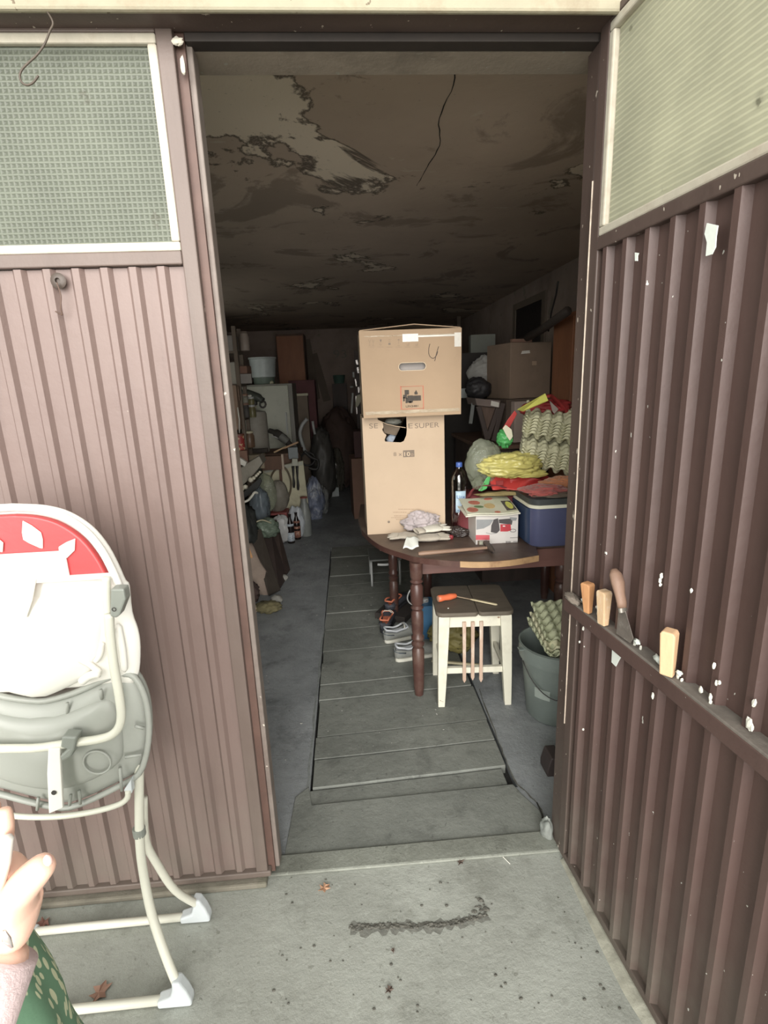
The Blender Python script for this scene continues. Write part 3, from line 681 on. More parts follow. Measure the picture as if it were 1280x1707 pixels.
# red bordered battery mark
m_red = mat('faded_red_print', (190, 112, 84), .8, .05, 30)
for r_ in ((668, 643.5, 706, 644.3), (668, 681, 706, 681.8), (668, 643.5, 668.8, 681.8), (705.2, 643.5, 706, 681.8)): rect(*r_, m_red, ub, uf-.0006)
m_blk = mat('black_brown_print', (74, 66, 58), .8, .2, 60)
mb = MB()
for r_ in ((674.5, 650, 681.5, 658), (672, 658, 678, 664), (672, 662, 674.5, 669), (679, 659, 688, 671), (676, 663, 679, 672), (688, 659, 701.5, 668), (681.5, 669, 686, 672)):
    a = at(r_[0], r_[3], uf-.0006); b = at(r_[2], r_[1], uf-.0006); mb.bb(a.x, b.x, uf-.0006, uf, a.z, b.z)
fl = [at(x, y, uf-.0006) for x, y in ((691, 657.5), (690.5, 654.5), (692, 653), (693.5, 650), (695, 653), (696.3, 655), (695.8, 657.5))]
mb.prism(fl, (0, .0006, 0)).build('battery_symbol', m_blk, ub)
tx('UN3481', 676.5, 679, 697, .014, m_blk, ub, uf-.0006)

# ---- white painted stool ----
m_white = mat('chipped_cream_paint', (214, 210, 190), .5, .05, 6, dirt=(168, 158, 136), dirt_amt=.35, dscale=8, spots=(146, 116, 92), spot_scale=22, spot_th=.70, bump=.2, bscale=30)
m_seat = mat('worn_grey_seat', (98, 88, 74), .7, .12, 7, dirt=(72, 64, 54), dirt_amt=.5, stretch=(1, 3, 1))
m_rawpeg = mat('stripped_stick', (186, 156, 134), .7, .15, 12, dirt=(214, 204, 186), dirt_amt=.8, dscale=30, stretch=(1, 1, .3))
sx0, sx1, sy0, sy1 = .358, .712, 2.225, 2.56
SM = XF((.545, 2.21, 0), -4)
st_ = thing('wooden_stool', 'cream painted wooden stool with worn grey seat and three hanging sticks', 'stool', (0, 0, 0), M=SM)
w2 = .168; dp = .30
def sp(mb, name, mt, **k): return mb.build(name, mt, st_, **k)
for sx in (-1, 1):
    for yy in (0, dp):
        mb = MB(SM); top = Vector((sx*(w2-.024), yy+.018 if yy == 0 else yy-.018, .478)); bot = Vector((sx*(w2-.006), yy+.010 if yy == 0 else yy-.010, 0))
        rings = []
        for t, w in ((0, .016), (.35, .021), (.8, .025), (1, .026)):
            c = bot.lerp(top, t); rings.append([c+Vector((a*w, b*w, 0)) for a, b in ((-1, -1), (1, -1), (1, 1), (-1, 1))])
        mb.rings(rings); sp(mb, 'leg', m_white, bevel=.003)
for yy in (.010, dp-.030): sp(MB(SM).bb(-w2+.036, w2-.036, yy, yy+.020, .415, .478), 'apron', m_white, bevel=.002)
for xx in (-w2+.008, w2-.028): sp(MB(SM).bb(xx, xx+.020, .036, dp-.036, .425, .478), 'apron', m_white, bevel=.002)
sp(MB(SM).bb(-w2+.030, w2-.030, .010, .032, .172, .202), 'stretcher', m_white, bevel=.002)
sp(MB(SM).bb(-w2+.030, w2-.030, dp-.034, dp-.014, .300, .326), 'stretcher', m_white, bevel=.002)
for xx in (-w2+.010, w2-.028): sp(MB(SM).bb(xx, xx+.018, .03, dp-.03, .176, .200), 'stretcher', m_white, bevel=.002)
def seat_half(x0, x1, rl, rr_):
    pts = []; y0, y1 = -.018, dp+.02; r = .035
    if rl: pts += arc((x0+r, y1-r, 0), r, 90, 180, 5, 'xy')+arc((x0+r, y0+r, 0), r, 180, 270, 5, 'xy')
    else: pts += [Vector((x0, y1, 0)), Vector((x0, y0+.012, 0)), Vector((x0+.012, y0, 0))]
    if rr_: pts += arc((x1-r, y0+r, 0), r, 270, 360, 5, 'xy')+arc((x1-r, y1-r, 0), r, 0, 90, 5, 'xy')
    else: pts += [Vector((x1-.012, y0, 0)), Vector((x1, y0+.012, 0)), Vector((x1, y1, 0))]
    mb = MB(SM); vs = [Vector((p.x, p.y, .479)) for p in pts]
    return mb.prism(vs, (0, 0, .021))
sp(seat_half(-w2-.014, .014, True, False), 'seat_board', m_seat, bevel=.006, seg=3); sp(seat_half(.0155, w2+.014, False, True), 'seat_board', m_seat, bevel=.006, seg=3)
for i, xx in enumerate((-.050, -.010, .030)):
    mb = MB(SM); L = (.128, .140, .128)[i]
    rings = [[Vector((xx+a*w, .004+b*.006, z)) for a, b in ((-1, -1), (1, -1), (1, 1), (-1, 1))] for z, w in ((L, .0015), (L+.015, .0085), (.25, .0075), (.40, .0085), (.445, .0085))]
    sp(mb.rings(rings), 'hanging_stick', m_rawpeg, bevel=.0015)
# back rest sheet of a chair leaning behind: thin grey panel on the seat
def P5(px, py): return onz(px, py, .502)
# orange handled file on the seat
fl_ = thing('file_with_orange_handle', 'thin file with round orange wooden handle lying on the stool', 'tool', P5(740, 1000))
h0 = onz(731, 998, .522); h1 = onz(759, 993, .520); ax = (h1-h0).normalized()
MB().tube([h0-ax*.006, h0, h0+ax*.012, h0+ax*.03, h0+ax*.06, h1, h1+ax*.006], [.009, .0165, .017, .0145, .0165, .012, .006], 16).build('handle', mat('orange_lacquer', (226, 104, 48), .4, .08, 12, dirt=(190, 96, 60), dirt_amt=.3), fl_, smooth=50)
MB().tube([h0-ax*.0068, h0-ax*.004], [.008, .0155], 16).build('handle_end', mat('bare_handle_end', (176, 128, 100), .6, .1, 20), fl_, smooth=50)
b1 = onz(829, 1008, .506); b0 = h1+ax*.004; b0.z = .516
MB().bar(b0, b0.lerp(b1, .4), .006, .004).build('tang', mat('rusty_tang', (150, 130, 104), .6, .2, 30), fl_, bevel=.001)
MB().tube([b0.lerp(b1, .36), b0.lerp(b1, .42), b1.lerp(b0, .03), b1], [.005, .008, .0085, .004], 10, flat=.5).build('blade', mat('pale_wooden_blade', (196, 182, 142), .6, .1, 30), fl_, smooth=60)
c_ = P5(747, 1014); tag(MB().blob((c_.x, c_.y, .502), (.004, .003, .002), .3, 2, 3, 8, 6).build('plaster_crumb', mat('white_crumb', (225, 220, 205), .8, .05, 30)), 'tiny white crumb lying on the front of the stool seat', 'crumb')

# ---- water bottle ----
m_pet = clear_plastic('clear_pet', (225, 218, 218))
bt = onz(765, 880, TZ); bt = Vector((.585, 2.74, TZ+.0005))
wb = thing('water_bottle', 'large empty clear plastic water bottle with blue cap and pale label', 'bottle', bt)
prof = [(.001, .0), (.036, .0), (.044, .006), (.047, .02), (.0455, .05), (.047, .06), (.0455, .075), (.047, .09), (.047, .10), (.0455, .105), (.0455, .215), (.047, .22), (.0455, .232), (.047, .244), (.0455, .256), (.047, .268), (.044, .290), (.034, .312), (.020, .330), (.0145, .338), (.0145, .350)]
prof = [(r*1.02, z*1.03) for r, z in prof]
MB().lathe(prof, bt, 36).build('bottle_body', m_pet, wb, smooth=60)
cap = MB().lathe([(.001, .352), (.0165, .352), (.0175, .354), (.0175, .374), (.015, .377), (.001, .377)], bt, 24); cap.build('cap', mat('blue_plastic', (66, 100, 176), .4, .05, 20), wb, smooth=40)
def label_fn(u, v): a = R(-125+70*u); z = .110+.118*v; return bt+Vector((.0485*math.cos(a), .0485*math.sin(a), z))
m_lab = mat('pale_blue_label', (172, 200, 218), .4, .1, 14, dirt=(214, 226, 230), dirt_amt=.8, dscale=14)
MB().grid(label_fn, 12, 6).build('label', m_lab, wb, smooth=180, solid=.0004)
t_ = text('Linx', .026, upright((bt.x-.024, bt.y-.0500, bt.z+.188)), mat('blue_ink', (44, 96, 168), .5, .05, 30), wb)
for v in t_.data.vertices:
    x = v.co.x; v.co.y = -math.sqrt(max(1e-6, .0497**2-x*x))-(.0006 if v.co.y < -.05 else 0)
mb = MB(); rr = random.Random(3)
for i in range(4): mb.bb(bt.x-.02+i*.011, bt.x-.014+i*.011, bt.y-.0496, bt.y-.0490, bt.z+.12, bt.z+.124+.006*rr.random())
mb.build('small_print', mat('blue_ink_soft', (96, 130, 170), .5, .05, 30), wb)

# ---- product box and flyers ----
PXf = 2.46; pa = at(793, 907, PXf); pb = at(864, 862, PXf)
px0, px1 = pa.x, pb.x; pz1 = TZ+.150
m_box = mat('white_glossy_card', (212, 206, 200), .4, .04, 6)
bb_ = thing('appliance_box', 'white product box with a red and grey appliance picture, under the flyers', 'box', ((px0+px1)/2, PXf+.08, TZ))
MB().bb(px0, px1, PXf, PXf+.17, TZ+.0005, pz1).build('carton_body', m_box, bb_, bevel=.0015)
yp = PXf-.0008
def pr(mt, *pts, dy=0, name='printed_shape', par=bb_): return MB().prism([at(a, b, yp-dy) for a, b in pts], (0, .0005, 0)).build(name, mt, par)
g1 = mat('print_grey', (150, 152, 152), .4, .1, 12); g2 = mat('print_dark_grey', (84, 80, 80), .4, .15, 20); g3 = mat('print_red', (196, 56, 66), .4, .1, 20); g4 = mat('print_pink_red', (206, 84, 92), .4, .05, 20); g5 = mat('print_white', (222, 220, 214), .4, .04, 20)
pr(g1, (794, 866), (823, 866), (817, 875), (806, 881), (794, 883)); pr(g2, (823, 866), (830, 864), (832, 875), (833, 884), (828, 889), (818, 887), (819, 876), dy=.0006)
pr(g2, (831, 866), (855, 864), (853, 875), (832, 872), dy=.0006); pr(g3, (834, 874), (851, 874), (852, 884), (846, 886), (834, 886), dy=.0012); pr(g5, (838, 876), (842, 876), (842, 878), (838, 878), dy=.0018)
pr(g1, (849, 862), (862, 863), (860, 868), (853, 868), dy=.0018)
pr(g4, (793, 892), (816, 892), (816, 900), (793, 900), dy=.0006); pr(mat('print_brown', (112, 94, 80), .4, .3, 60), (796, 901), (816, 901), (816, 908), (796, 908), dy=.0006); pr(mat('print_greenish', (176, 176, 156), .4, .1, 60), (799, 902), (811, 902), (811, 908), (799, 908), dy=.0012)
MB().tube([at(855+5*math.cos(a*.7), 884.5+2.6*math.sin(a*.7), yp-.001) for a in range(9)], .0012, 6, True).build('printed_cable', g2, bb_)
MB().tube([at(x, y, yp-.001) for x, y in ((810, 888), (818, 890), (826, 889))], .0014, 6).build('printed_blade', g1, bb_)
mb = MB(); x = 843
while x < 851: w = .4+.5*random.random(); a = at(x, 906, yp); b = at(x+w, 902, yp); mb.bb(a.x, b.x, yp-.0004, yp, a.z, b.z); x += w+.5
for x0, x1, y in ((855, 863, 903), (855, 863, 905), (850, 863, 897)): a = at(x0, y, yp); b = at(x1, y, yp); mb.bb(a.x, b.x, yp-.0004, yp, a.z, a.z+.0022)
mb.build('barcode', g2, bb_)
# flyers: two magazines, bent over the front edge
def flyer(name, lab, z, x0, x1, y0, y1, tilt, mt, th, sag=0.0):
    f_ = thing(name, lab, 'magazine', ((x0+x1)/2, (y0+y1)/2, z))
    def fn(u, v): return Vector((x0+(x1-x0)*u, y0+(y1-y0)*v, z+tilt*v+sag*(1-u)*(1-v)+.003*math.sin(u*7+v*3)))
    lo = MB(); n1, n2 = 12, 8
    top = [fn(i/(n1-1), j/(n2-1))+Vector((0, 0, th)) for j in range(n2) for i in range(n1)]; bot = [p-Vector((0, 0, th)) for p in top]; k = n1*n2
    fs = [(j*n1+i, j*n1+i+1, (j+1)*n1+i+1, (j+1)*n1+i) for j in range(n2-1) for i in range(n1-1)]
    fs2 = [tuple(q+k for q in reversed(f)) for f in fs]; per = [i for i in range(n1)]+[j*n1+n1-1 for j in range(1, n2)]+[(n2-1)*n1+i for i in range(n1-2, -1, -1)]+[j*n1 for j in range(n2-2, 0, -1)]
    fs3 = [(per[i], per[(i+1) % len(per)], per[(i+1) % len(per)]+k, per[i]+k) for i in range(len(per))]
    lo.add(top+bot, fs+fs2+fs3).build('pages', mt, f_, smooth=60); return f_, fn
m_page = mat('flyer_paper', (206, 206, 182), .45, .06, 8, dirt=(176, 184, 140), dirt_amt=.6, dscale=9)
fz = pz1+.001
f1, fn1 = flyer('folded_flyer', 'thin folded flyer lying directly on the product box', fz, px0-.055, px1+.003, PXf-.02, PXf+.17, .006, mat('newsprint', (214, 210, 192), .6, .04, 20), .006)
f2, fn2 = flyer('food_magazine', 'supermarket flyer with peaches and a lemon printed, topmost on the product box', fz+.0075, px0-.045, px1-.002, PXf-.012, PXf+.19, .035, m_page, .005)
def spot(u, v, ru, rv, mt, dz=.0056, squash=1, n=14, name='printed_fruit'):
    pts = [fn2(u+ru*math.cos(2*math.pi*k/n), v+rv*math.sin(2*math.pi*k/n))+Vector((0, 0, dz)) for k in range(n)]
    return MB().prism(pts, (0, 0, .0004)).build(name, mt, f2)
pk = mat('print_peach', (196, 112, 92), .4, .25, 14, dirt=(226, 160, 130), dirt_amt=.7, dscale=30)
spot(.26, .70, .12, .14, pk); spot(.14, .22, .11, .15, pk); spot(.58, .86, .09, .07, pk); spot(.60, .07, .06, .06, pk)
spot(.30, .42, .10, .08, mat('print_leaf', (112, 142, 96), .4, .2, 20)); spot(.52, .45, .11, .16, mat('print_ochre', (204, 176, 120), .4, .15, 20))
MB().prism([fn2(u, v)+Vector((0, 0, .0056)) for u, v in ((.79, .1), (.985, .1), (.985, .66), (.79, .66))], (0, 0, .0004)).build('printed_panel', g2, f2)
spot(.90, .38, .065, .22, mat('print_lemon', (200, 202, 84), .4, .1, 20), .0062)

# ---- hammer lying on the table edge ----
hm = thing('hammer', 'hammer with dusty brown wooden handle lying along the front table edge', 'hammer', onz(760, 920, TZ))
a = onz(697, 923, TZ+.016); b = onz(812, 913, TZ+.016)
MB().tube([a, a.lerp(b, .05), a.lerp(b, .5), b], [.010, .0135, .0115, .009], 14, flat=.8).build('handle', mat('dusty_hammer_handle', (142, 112, 90), .55, .12, 10, dirt=(100, 74, 58), stretch=(1, 4, 4)), hm, smooth=60)
h = b+(b-a).normalized()*.012; cr = Vector((-(b-a).y, (b-a).x, 0)).normalized()
mb = MB(); p0 = h+cr*.060+Vector((0, 0, .006)); p1 = h-cr*.060+Vector((0, 0, -.002))
mb.tube([p0, p0.lerp(p1, .15), p0.lerp(p1, .4), p0.lerp(p1, .6), p0.lerp(p1, .8), p1], [.013, .014, .015, .015, .012, .006], 10, flat=1.0)
mb.build('head', mat('dark_steel', (72, 62, 56), .5, .2, 20, dirt=(110, 92, 76)), hm, smooth=50)
# ================= ON AND ROUND THE TABLE, CONTINUED =================
def finger(mb, base, d, L, r, curl=0.0, n=8):
    base = Vector(base); d = Vector(d).normalized(); sd_ = d.cross(Vector((0, 0, 1))).normalized(); pts = [base-d*.012]; p = base.copy(); dd = d.copy()
    for i in range(5): pts.append(p.copy()); p = p+dd*L/4.6; dd = (dd+Vector((0, 0, -curl*.25))).normalized()
    mb.tube(pts, [r*.9, r, r*1.05, r, r*.92, r*.5], n, flat=.75)
def glove(name, label, mts, loc, rz, rx=0, s=1.0, group=None, splay=.2, flip=1):
    G = XF(loc, rz, rx) @ Matrix.Scale(s, 4); t = thing(name, label, 'glove', loc, group)
    mb = MB(G); rings = []
    for x, w, h in ((-.055, .036, .008), (-.03, .040, .012), (0, .046, .015), (.035, .048, .015), (.055, .044, .012), (.062, .038, .008)):
        rings.append([Vector((x+.004*math.sin(a*3), w*math.cos(a)*(1+.06*math.sin(a*5)), .014+h*math.sin(a)+.002*noise.noise(Vector((x*40, a, 0))))) for a in [2*math.pi*k/16 for k in range(16)]])
    mb.rings(rings)
    for i, (y, L) in enumerate(((-.033, .062), (-.011, .078), (.012, .080), (.034, .066))): finger(mb, (.052, y, .013), (1, (i-1.5)*splay, .02), L, .0105, .12)
    finger(mb, (.0, .040*flip, .012), (.75, .75*flip, 0), .06, .012, .1)
    o = mb.build('glove_body', mts[0], t, smooth=180); 
    mb = MB(G); mb.lathe([(.033, -.045), (.0345, -.02), (.034, 0)], (-.05, 0, .0145), 20, Matrix.Rotation(R(90), 3, 'Y') @ Matrix.Diagonal((.32, 1, 1)), cap=False)
    mb.build('cuff', mts[1], t, smooth=180, solid=.0025); return t
m_glv = mat('dusty_beige_knit', (186, 176, 158), .9, .1, 30, bump=.6, bscale=180, sheen=.2)
m_glw = mat('white_rubber_palm', (216, 212, 196), .7, .06, 20, bump=.4, bscale=120)
m_lil = mat('lilac_grey_cloth', (178, 166, 166), .9, .08, 14, bump=.5, bscale=90, sheen=.3)
pos = onz(655, 908, TZ)
def tp(px, py, z=0.001): p = onz(px, py, TZ); return (p.x, p.y, TZ+z)
glove('work_glove', 'pale work glove with fingers pointing right, in front of the tall carton', (m_glv, m_glw), tp(712, 902, .004), 8, 0, 1.05)
glove('work_glove', 'beige work glove with fingers pointing left, lying at the left end of the pile', (m_glv, m_glv), tp(682, 897, .001), 172, 0, .95, flip=-1)
glove('work_glove', 'cream glove with spread fingers on top of the other gloves, below the crumpled cloth', (m_glw, m_glv), tp(718, 894, .030), 22, 6, .95, splay=.38)
def crumple(name, label, cat, mt, c, r, seed, amp=.35, freq=2.6, floor=None, sq=1, nu=64, nv=44, group=None, ridge=True):
    o = MB().blob(c, r, amp, freq, seed, nu, nv, ridge, floor, sq).build(name, mt, None, smooth=180)
    tag(o, label, cat, group); return o
p = onz(700, 890, TZ)
crumple('crumpled_cloth', 'crumpled lilac grey cloth heaped on top of the gloves', 'cloth', m_lil, (p.x+.005, p.y, TZ+.066), (.088, .05, .052), 12, .42, 1.7, TZ+.012)
p = onz(640, 888, TZ)
crumple('cloth_scrap', 'small pale pinkish scrap of cloth left of the gloves', 'cloth', m_lil, (p.x, p.y+.03, TZ+.012), (.028, .02, .014), 5, .3, 2, TZ+.0005, 1, 24, 16)
# white wavy cuff of a glove hanging at the table edge
def drape(u, v):
    a = at(672+26*u, 918-2*u, 2.33); b = at(678+18*u, 898+1*u, 2.42); q = a.lerp(b, v)
    return q+Vector((0, .006*math.sin(u*9), .010+.004*math.sin(u*8+v*3)))
tag(MB().grid(drape, 20, 10).build('white_cuff', mat('bleached_white_knit', (226, 228, 218), .9, .04, 20, bump=.5, bscale=150), None, smooth=180, solid=.006), 'bright white knitted cuff flattened at the front of the glove pile', 'cuff')
# dark glasses / gloves behind, red tip
crumple('black_leather_glove', 'crumpled shiny black leather glove between gloves and product box', 'glove', mat('black_leather', (62, 52, 48), .3, .2, 20, bump=.4), tp(765, 893, .022), (.06, .045, .024), 8, .4, 2.4, TZ+.0005)
crumple('black_leather_glove', 'smaller black leather piece right behind the water bottle foot', 'glove', MATS['black_leather'], tp(781, 886, .016), (.03, .035, .018), 14, .4, 2.4, TZ+.0005, 1, 30, 20)
q = onz(752, 900, TZ); tag(MB().blob((q.x, q.y, TZ+.014), (.012, .010, .014), .2, 2, 3, 14, 10).build('red_stopper', mat('dull_red', (150, 40, 48), .5, .1, 20), None, smooth=180), 'small dull red stopper among the gloves beside the black glove', 'stopper')

# ---- cooler box with rags ----
CXf = 2.36; ca = at(883, 918, CXf).x; CYc = CXf+.15
cool = thing('cooler_box', 'dark blue plastic cool box with white stripe under its grey lid', 'cool box', (ca+.19, CYc, TZ))
m_blue = mat('navy_plastic', (80, 84, 118), .42, .06, 5, dirt=(100, 104, 134), dirt_amt=.4)
m_blue2 = mat('dark_blue_plastic', (44, 62, 92), .42, .06, 8)
def rbox(cx, cy, hx, hy, r, z, n=6, bow=.0):
    pts = []
    for (sx, sy, a0) in ((1, 1, 0), (-1, 1, 90), (-1, -1, 180), (1, -1, 270)):
        for k in range(n+1):
            a = R(a0+90*k/n); pts.append(Vector((cx+sx*(hx-r)+r*math.cos(a), cy+sy*(hy-r)+r*math.sin(a), z)))
    return [Vector((p.x, p.y-(bow*(1-((p.x-cx)/hx)**2) if p.y < cy else 0), p.z)) for p in pts]
cx_ = ca+.19
mb = MB(); mb.rings([rbox(cx_, CYc, .176, .132, .04, TZ+.001, bow=.03), rbox(cx_, CYc, .180, .138, .04, TZ+.01, bow=.03), rbox(cx_, CYc, .188, .146, .04, TZ+.205, bow=.03)]); mb.build('body', m_blue, cool, smooth=40)
mb = MB(); mb.rings([rbox(cx_-.012, CYc+.01, .178, .130, .04, TZ+.012, bow=.02), rbox(cx_-.012, CYc+.01, .186, .138, .04, TZ+.19, bow=.02)]); mb.build('side_rib', m_blue2, cool, smooth=40)
mb = MB(); mb.rings([rbox(cx_, CYc, .193, .151, .042, TZ+.196, bow=.03), rbox(cx_, CYc, .194, .152, .042, TZ+.212, bow=.03)]); mb.build('white_stripe', mat('ivory_stripe', (222, 220, 196), .5, .04, 20), cool, smooth=40)
mb = MB(); mb.rings([rbox(cx_, CYc, .190, .148, .042, TZ+.2125, bow=.03), rbox(cx_, CYc, .192, .15, .042, TZ+.240, bow=.03), rbox(cx_, CYc, .17, .13, .04, TZ+.247, bow=.03)]); mb.build('lid', mat('dark_grey_green_lid', (62, 66, 66), .5, .1, 10, dirt=(90, 92, 84)), cool, smooth=40)
m_rred = mat('faded_red_rag', (176, 82, 74), .9, .08, 14, bump=.5, bscale=80, sheen=.3); m_ror = mat('faded_orange_rag', (190, 118, 70), .9, .08, 14, bump=.5, bscale=80, sheen=.3)
LZ = TZ+.248
q = at(913, 822, CXf+.02); crumple('red_rag', 'folded faded red rag lying on the blue cool box', 'rag', m_rred, (q.x, CXf+.07, LZ+.022), (.11, .075, .024), 21, .38, 1.6, LZ-.012)
q = at(945, 812, CXf+.05); crumple('orange_rag', 'faded orange rag behind the red one on the cool box', 'rag', m_ror, (q.x+.01, CXf+.17, LZ+.032), (.09, .06, .028), 24, .35, 1.7, LZ)
q = at(925, 835, CXf); crumple('grey_rag', 'thin grey brown rag under the red one, hanging over the lid edge', 'rag', mat('grey_brown_rag', (112, 98, 84), .9, .1, 14, bump=.5, bscale=80), (q.x+.02, CXf+.03, LZ+.006), (.10, .05, .010), 27, .3, 1.6)

# ---- maroon bag behind, red and green and yellow bags ----
m_mar = mat('maroon_fabric', (116, 40, 46), .75, .1, 8, bump=.4, bscale=120)
m_redb = mat('red_woven_plastic', (196, 50, 44), .5, .12, 9, dirt=(160, 38, 40), bump=.5, bscale=40)
y0 = 2.60
mg = thing('maroon_holdall', 'big maroon fabric bag standing behind the product box', 'bag', (.83, 2.74, TZ))
mb = MB(); rings = []
for i in range(9):
    z = TZ+.001+.20*i/8; k = 1-.25*(i/8)**3; rings.append([Vector((p.x+.006*noise.noise(Vector((p.x*9, z*9, 1))), p.y+.012*noise.noise(Vector((p.x*12, z*12, 5))), z)) for p in rbox(.775, 2.76, .21*k, .14*k, .05, z, 8)])
mb.rings(rings).build('bag_body', m_mar, mg, smooth=180)
MB().tube(smoothpath([(.62, 2.66, TZ+.20), (.64, 2.62, TZ+.255), (.72, 2.60, TZ+.27), (.80, 2.61, TZ+.25), (.84, 2.64, TZ+.20)], 5), .009, 8, flat=.4).build('carry_strap', m_mar, mg, smooth=180)
zt = TZ+.20
# red plastic carrier bag lying on it
rb = thing('red_carrier_bag', 'bright red plastic carrier bag under the yellow one', 'bag', (.82, 2.68, zt))
def redfn(u, v):
    a = at(816+98*u, 786+18*u*u, 2.63+.02*math.sin(u*5)); b = at(820+80*u, 816+1*u, 2.59); q = a.lerp(b, v); q.y += .012*math.sin(u*14+v*4)+.015*math.sin(v*3.1); return q
MB().grid(redfn, 30, 14).build('front_sheet', m_redb, rb, smooth=180, solid=.002)
q = at(860, 795, 2.72); MB().blob((q.x, 2.72, q.z-.01), (.15, .08, .040), .3, 2, 31, 40, 24, True, zt+.012).build('bag_body', m_redb, rb, smooth=180)
q = at(833, 805, 2.6); MB().bb(q.x-.02, q.x+.018, 2.597, 2.599, q.z-.012, q.z+.012).build('printed_patch', mat('dark_red_patch', (140, 34, 32), .5, .2, 40), rb)
tag(MB().blob((at(850, 822, 2.60).x, 2.62, at(850, 823, 2.60).z), (.17, .04, .012), .4, 2.2, 41, 48, 16, True).build('olive_strap', mat('olive_cloth', (146, 130, 78), .8, .15, 14, bump=.5), None, smooth=180), 'flat olive yellow cloth strip under the red carrier bag', 'cloth')
# yellow bag
m_yel = mat('yellow_plastic_bag', (196, 186, 92), .28, .12, 9, dirt=(222, 216, 140), dirt_amt=.7, dscale=6, bump=.8, bscale=20)
q = at(852, 776, 2.60); crumple('yellow_plastic_bag', 'shiny crumpled yellow plastic bag below the egg tray stack', 'bag', m_yel, (q.x, 2.63, q.z), (.165, .10, .062), 33, .22, 2.2, None, 1, 80, 50)
q = at(889, 792, 2.56); crumple('yellow_bag_corner', 'pointed corner end of yellow plastic bag below the egg cup tips', 'bag', m_yel, (q.x, 2.60, q.z), (.085, .05, .020), 36, .2, 2.2, None, 1, 40, 24)
# transparent greenish bag with green edge, behind bottle
m_clr = film('greenish_clear_bag', (186, 192, 168), .34, .10)
q = at(808, 775, 2.66); crumple('clear_plastic_bag', 'puffed greenish clear plastic bag right of the bottle cap', 'bag', m_clr, (q.x, 2.68, q.z), (.095, .07, .125), 45, .14, 1.5, None, 1, 60, 44)
m_grn = mat('bright_green_print', (70, 168, 84), .4, .12, 12, bump=.4, bscale=30)
tag(MB().prism([at(a, b, 2.60) for a, b in ((818, 795), (815, 806), (811, 815), (803, 819), (797, 818), (803, 810), (810, 798), (816, 792))], (0, .006, 0)).build('green_bag_edge', m_grn, None, bevel=.002), 'folded bright green plastic strip right of the water bottle', 'bag')
gb = crumple('green_carrier_bag', 'green and white plastic bag sticking out left of the egg trays', 'bag', m_grn, at(842, 731, 2.72), (.042, .04, .045), 50, .4, 2, None, 1, 40, 26)
tag(MB().prism([at(a, b, 2.67) for a, b in ((838, 714), (843, 708), (853, 716), (855, 728), (850, 735), (845, 728))], (0, .004, 0)).build('white_flap', mat('white_plastic', (212, 206, 178), .5, .06, 20), None, bevel=.002), 'small pale flap of plastic between green bag and egg trays', 'bag')
tag(MB().prism([at(a, b, 2.80) for a, b in ((833, 722), (846, 700), (858, 684), (862, 690), (850, 712), (840, 730))], (0, .006, 0)).build('red_bag_edge', m_redb, None, bevel=.002), 'thin red plastic edge left of the upper egg trays', 'bag')
crumple('clear_bag_tail', 'crumpled transparent tail of plastic between bottle and green strip', 'bag', m_clr, at(797, 805, 2.62), (.03, .03, .035), 53, .5, 2.5, None, 1, 30, 20)

# ---- egg trays ----
m_eggA = mat('grey_green_pulp', (200, 197, 160), .92, .08, 20, dirt=(134, 130, 102), dirt_amt=.6, dscale=10, bump=.5, bscale=110)
m_eggB = mat('pale_green_pulp', (180, 184, 148), .92, .06, 20, dirt=(150, 156, 112), dirt_amt=.5, dscale=10, bump=.5, bscale=110)
def tray_fn(nc, nr, pitch, h):
    def f(u, v):
        x = (u-.5)*nc*pitch; y = (v-.5)*nr*pitch
        c = math.cos(2*math.pi*u*nc); s2 = math.cos(2*math.pi*v*nr)
        a = c*s2; z = (c+s2)*.5
        z = math.copysign(min(1, abs(z)*1.7), z) if abs(z) > .02 else z
        e = min(u, 1-u, v, 1-v)*12
        z = z*min(1, .35+e)
        return Vector((x, y, z*h*.5))
    return f
def tray_mesh(mt, nc=6, nr=5, pitch=.050, h=.046):
    mb = MB(); mb.grid(tray_fn(nc, nr, pitch, h), nc*6+1, nr*6+1)
    me = mb.mesh('egg_tray', mt, None, 40); return me
meA, meB = tray_mesh(m_eggA), tray_mesh(m_eggB)
ordn = ['topmost', 'second', 'third', 'fourth', 'fifth', 'sixth', 'lowest']
def put_tray(me, M, label, group):
    o = bpy.data.objects.new('egg_tray', me); COL.objects.link(o); o.matrix_world = M
    md = o.modifiers.new('solid', 'SOLIDIFY'); md.thickness = .0028; md.offset = 0
    return tag(o, label, 'egg tray', group)
# tilted piles over the yellow bag: seen on their cup sides
def pile(px, py, y, n, rot, step, who, group, sc):
    c = at(px, py, y); M0 = Matrix.Translation(c) @ rot.to_matrix().to_4x4()
    for i in range(n):
        k = (n-1)/2-i
        lab = ('%s grey green egg tray of the %s tilted pile above the yellow bag' % (ordn[i] if i < n-1 else 'lowest', who))
        put_tray(meA, M0 @ Matrix.Translation((0, 0, k*step)) @ Matrix.Scale(sc, 4), lab, group)
rotA = Euler((R(14), R(11), R(-17)))
pile(927, 704, 2.72, 6, rotA, .0165, 'upper', 'egg trays in the upper tilted pile', 1.12)
pile(921, 753, 2.71, 6, rotA, .0165, 'lower', 'egg trays in the lower tilted pile', 1.12)
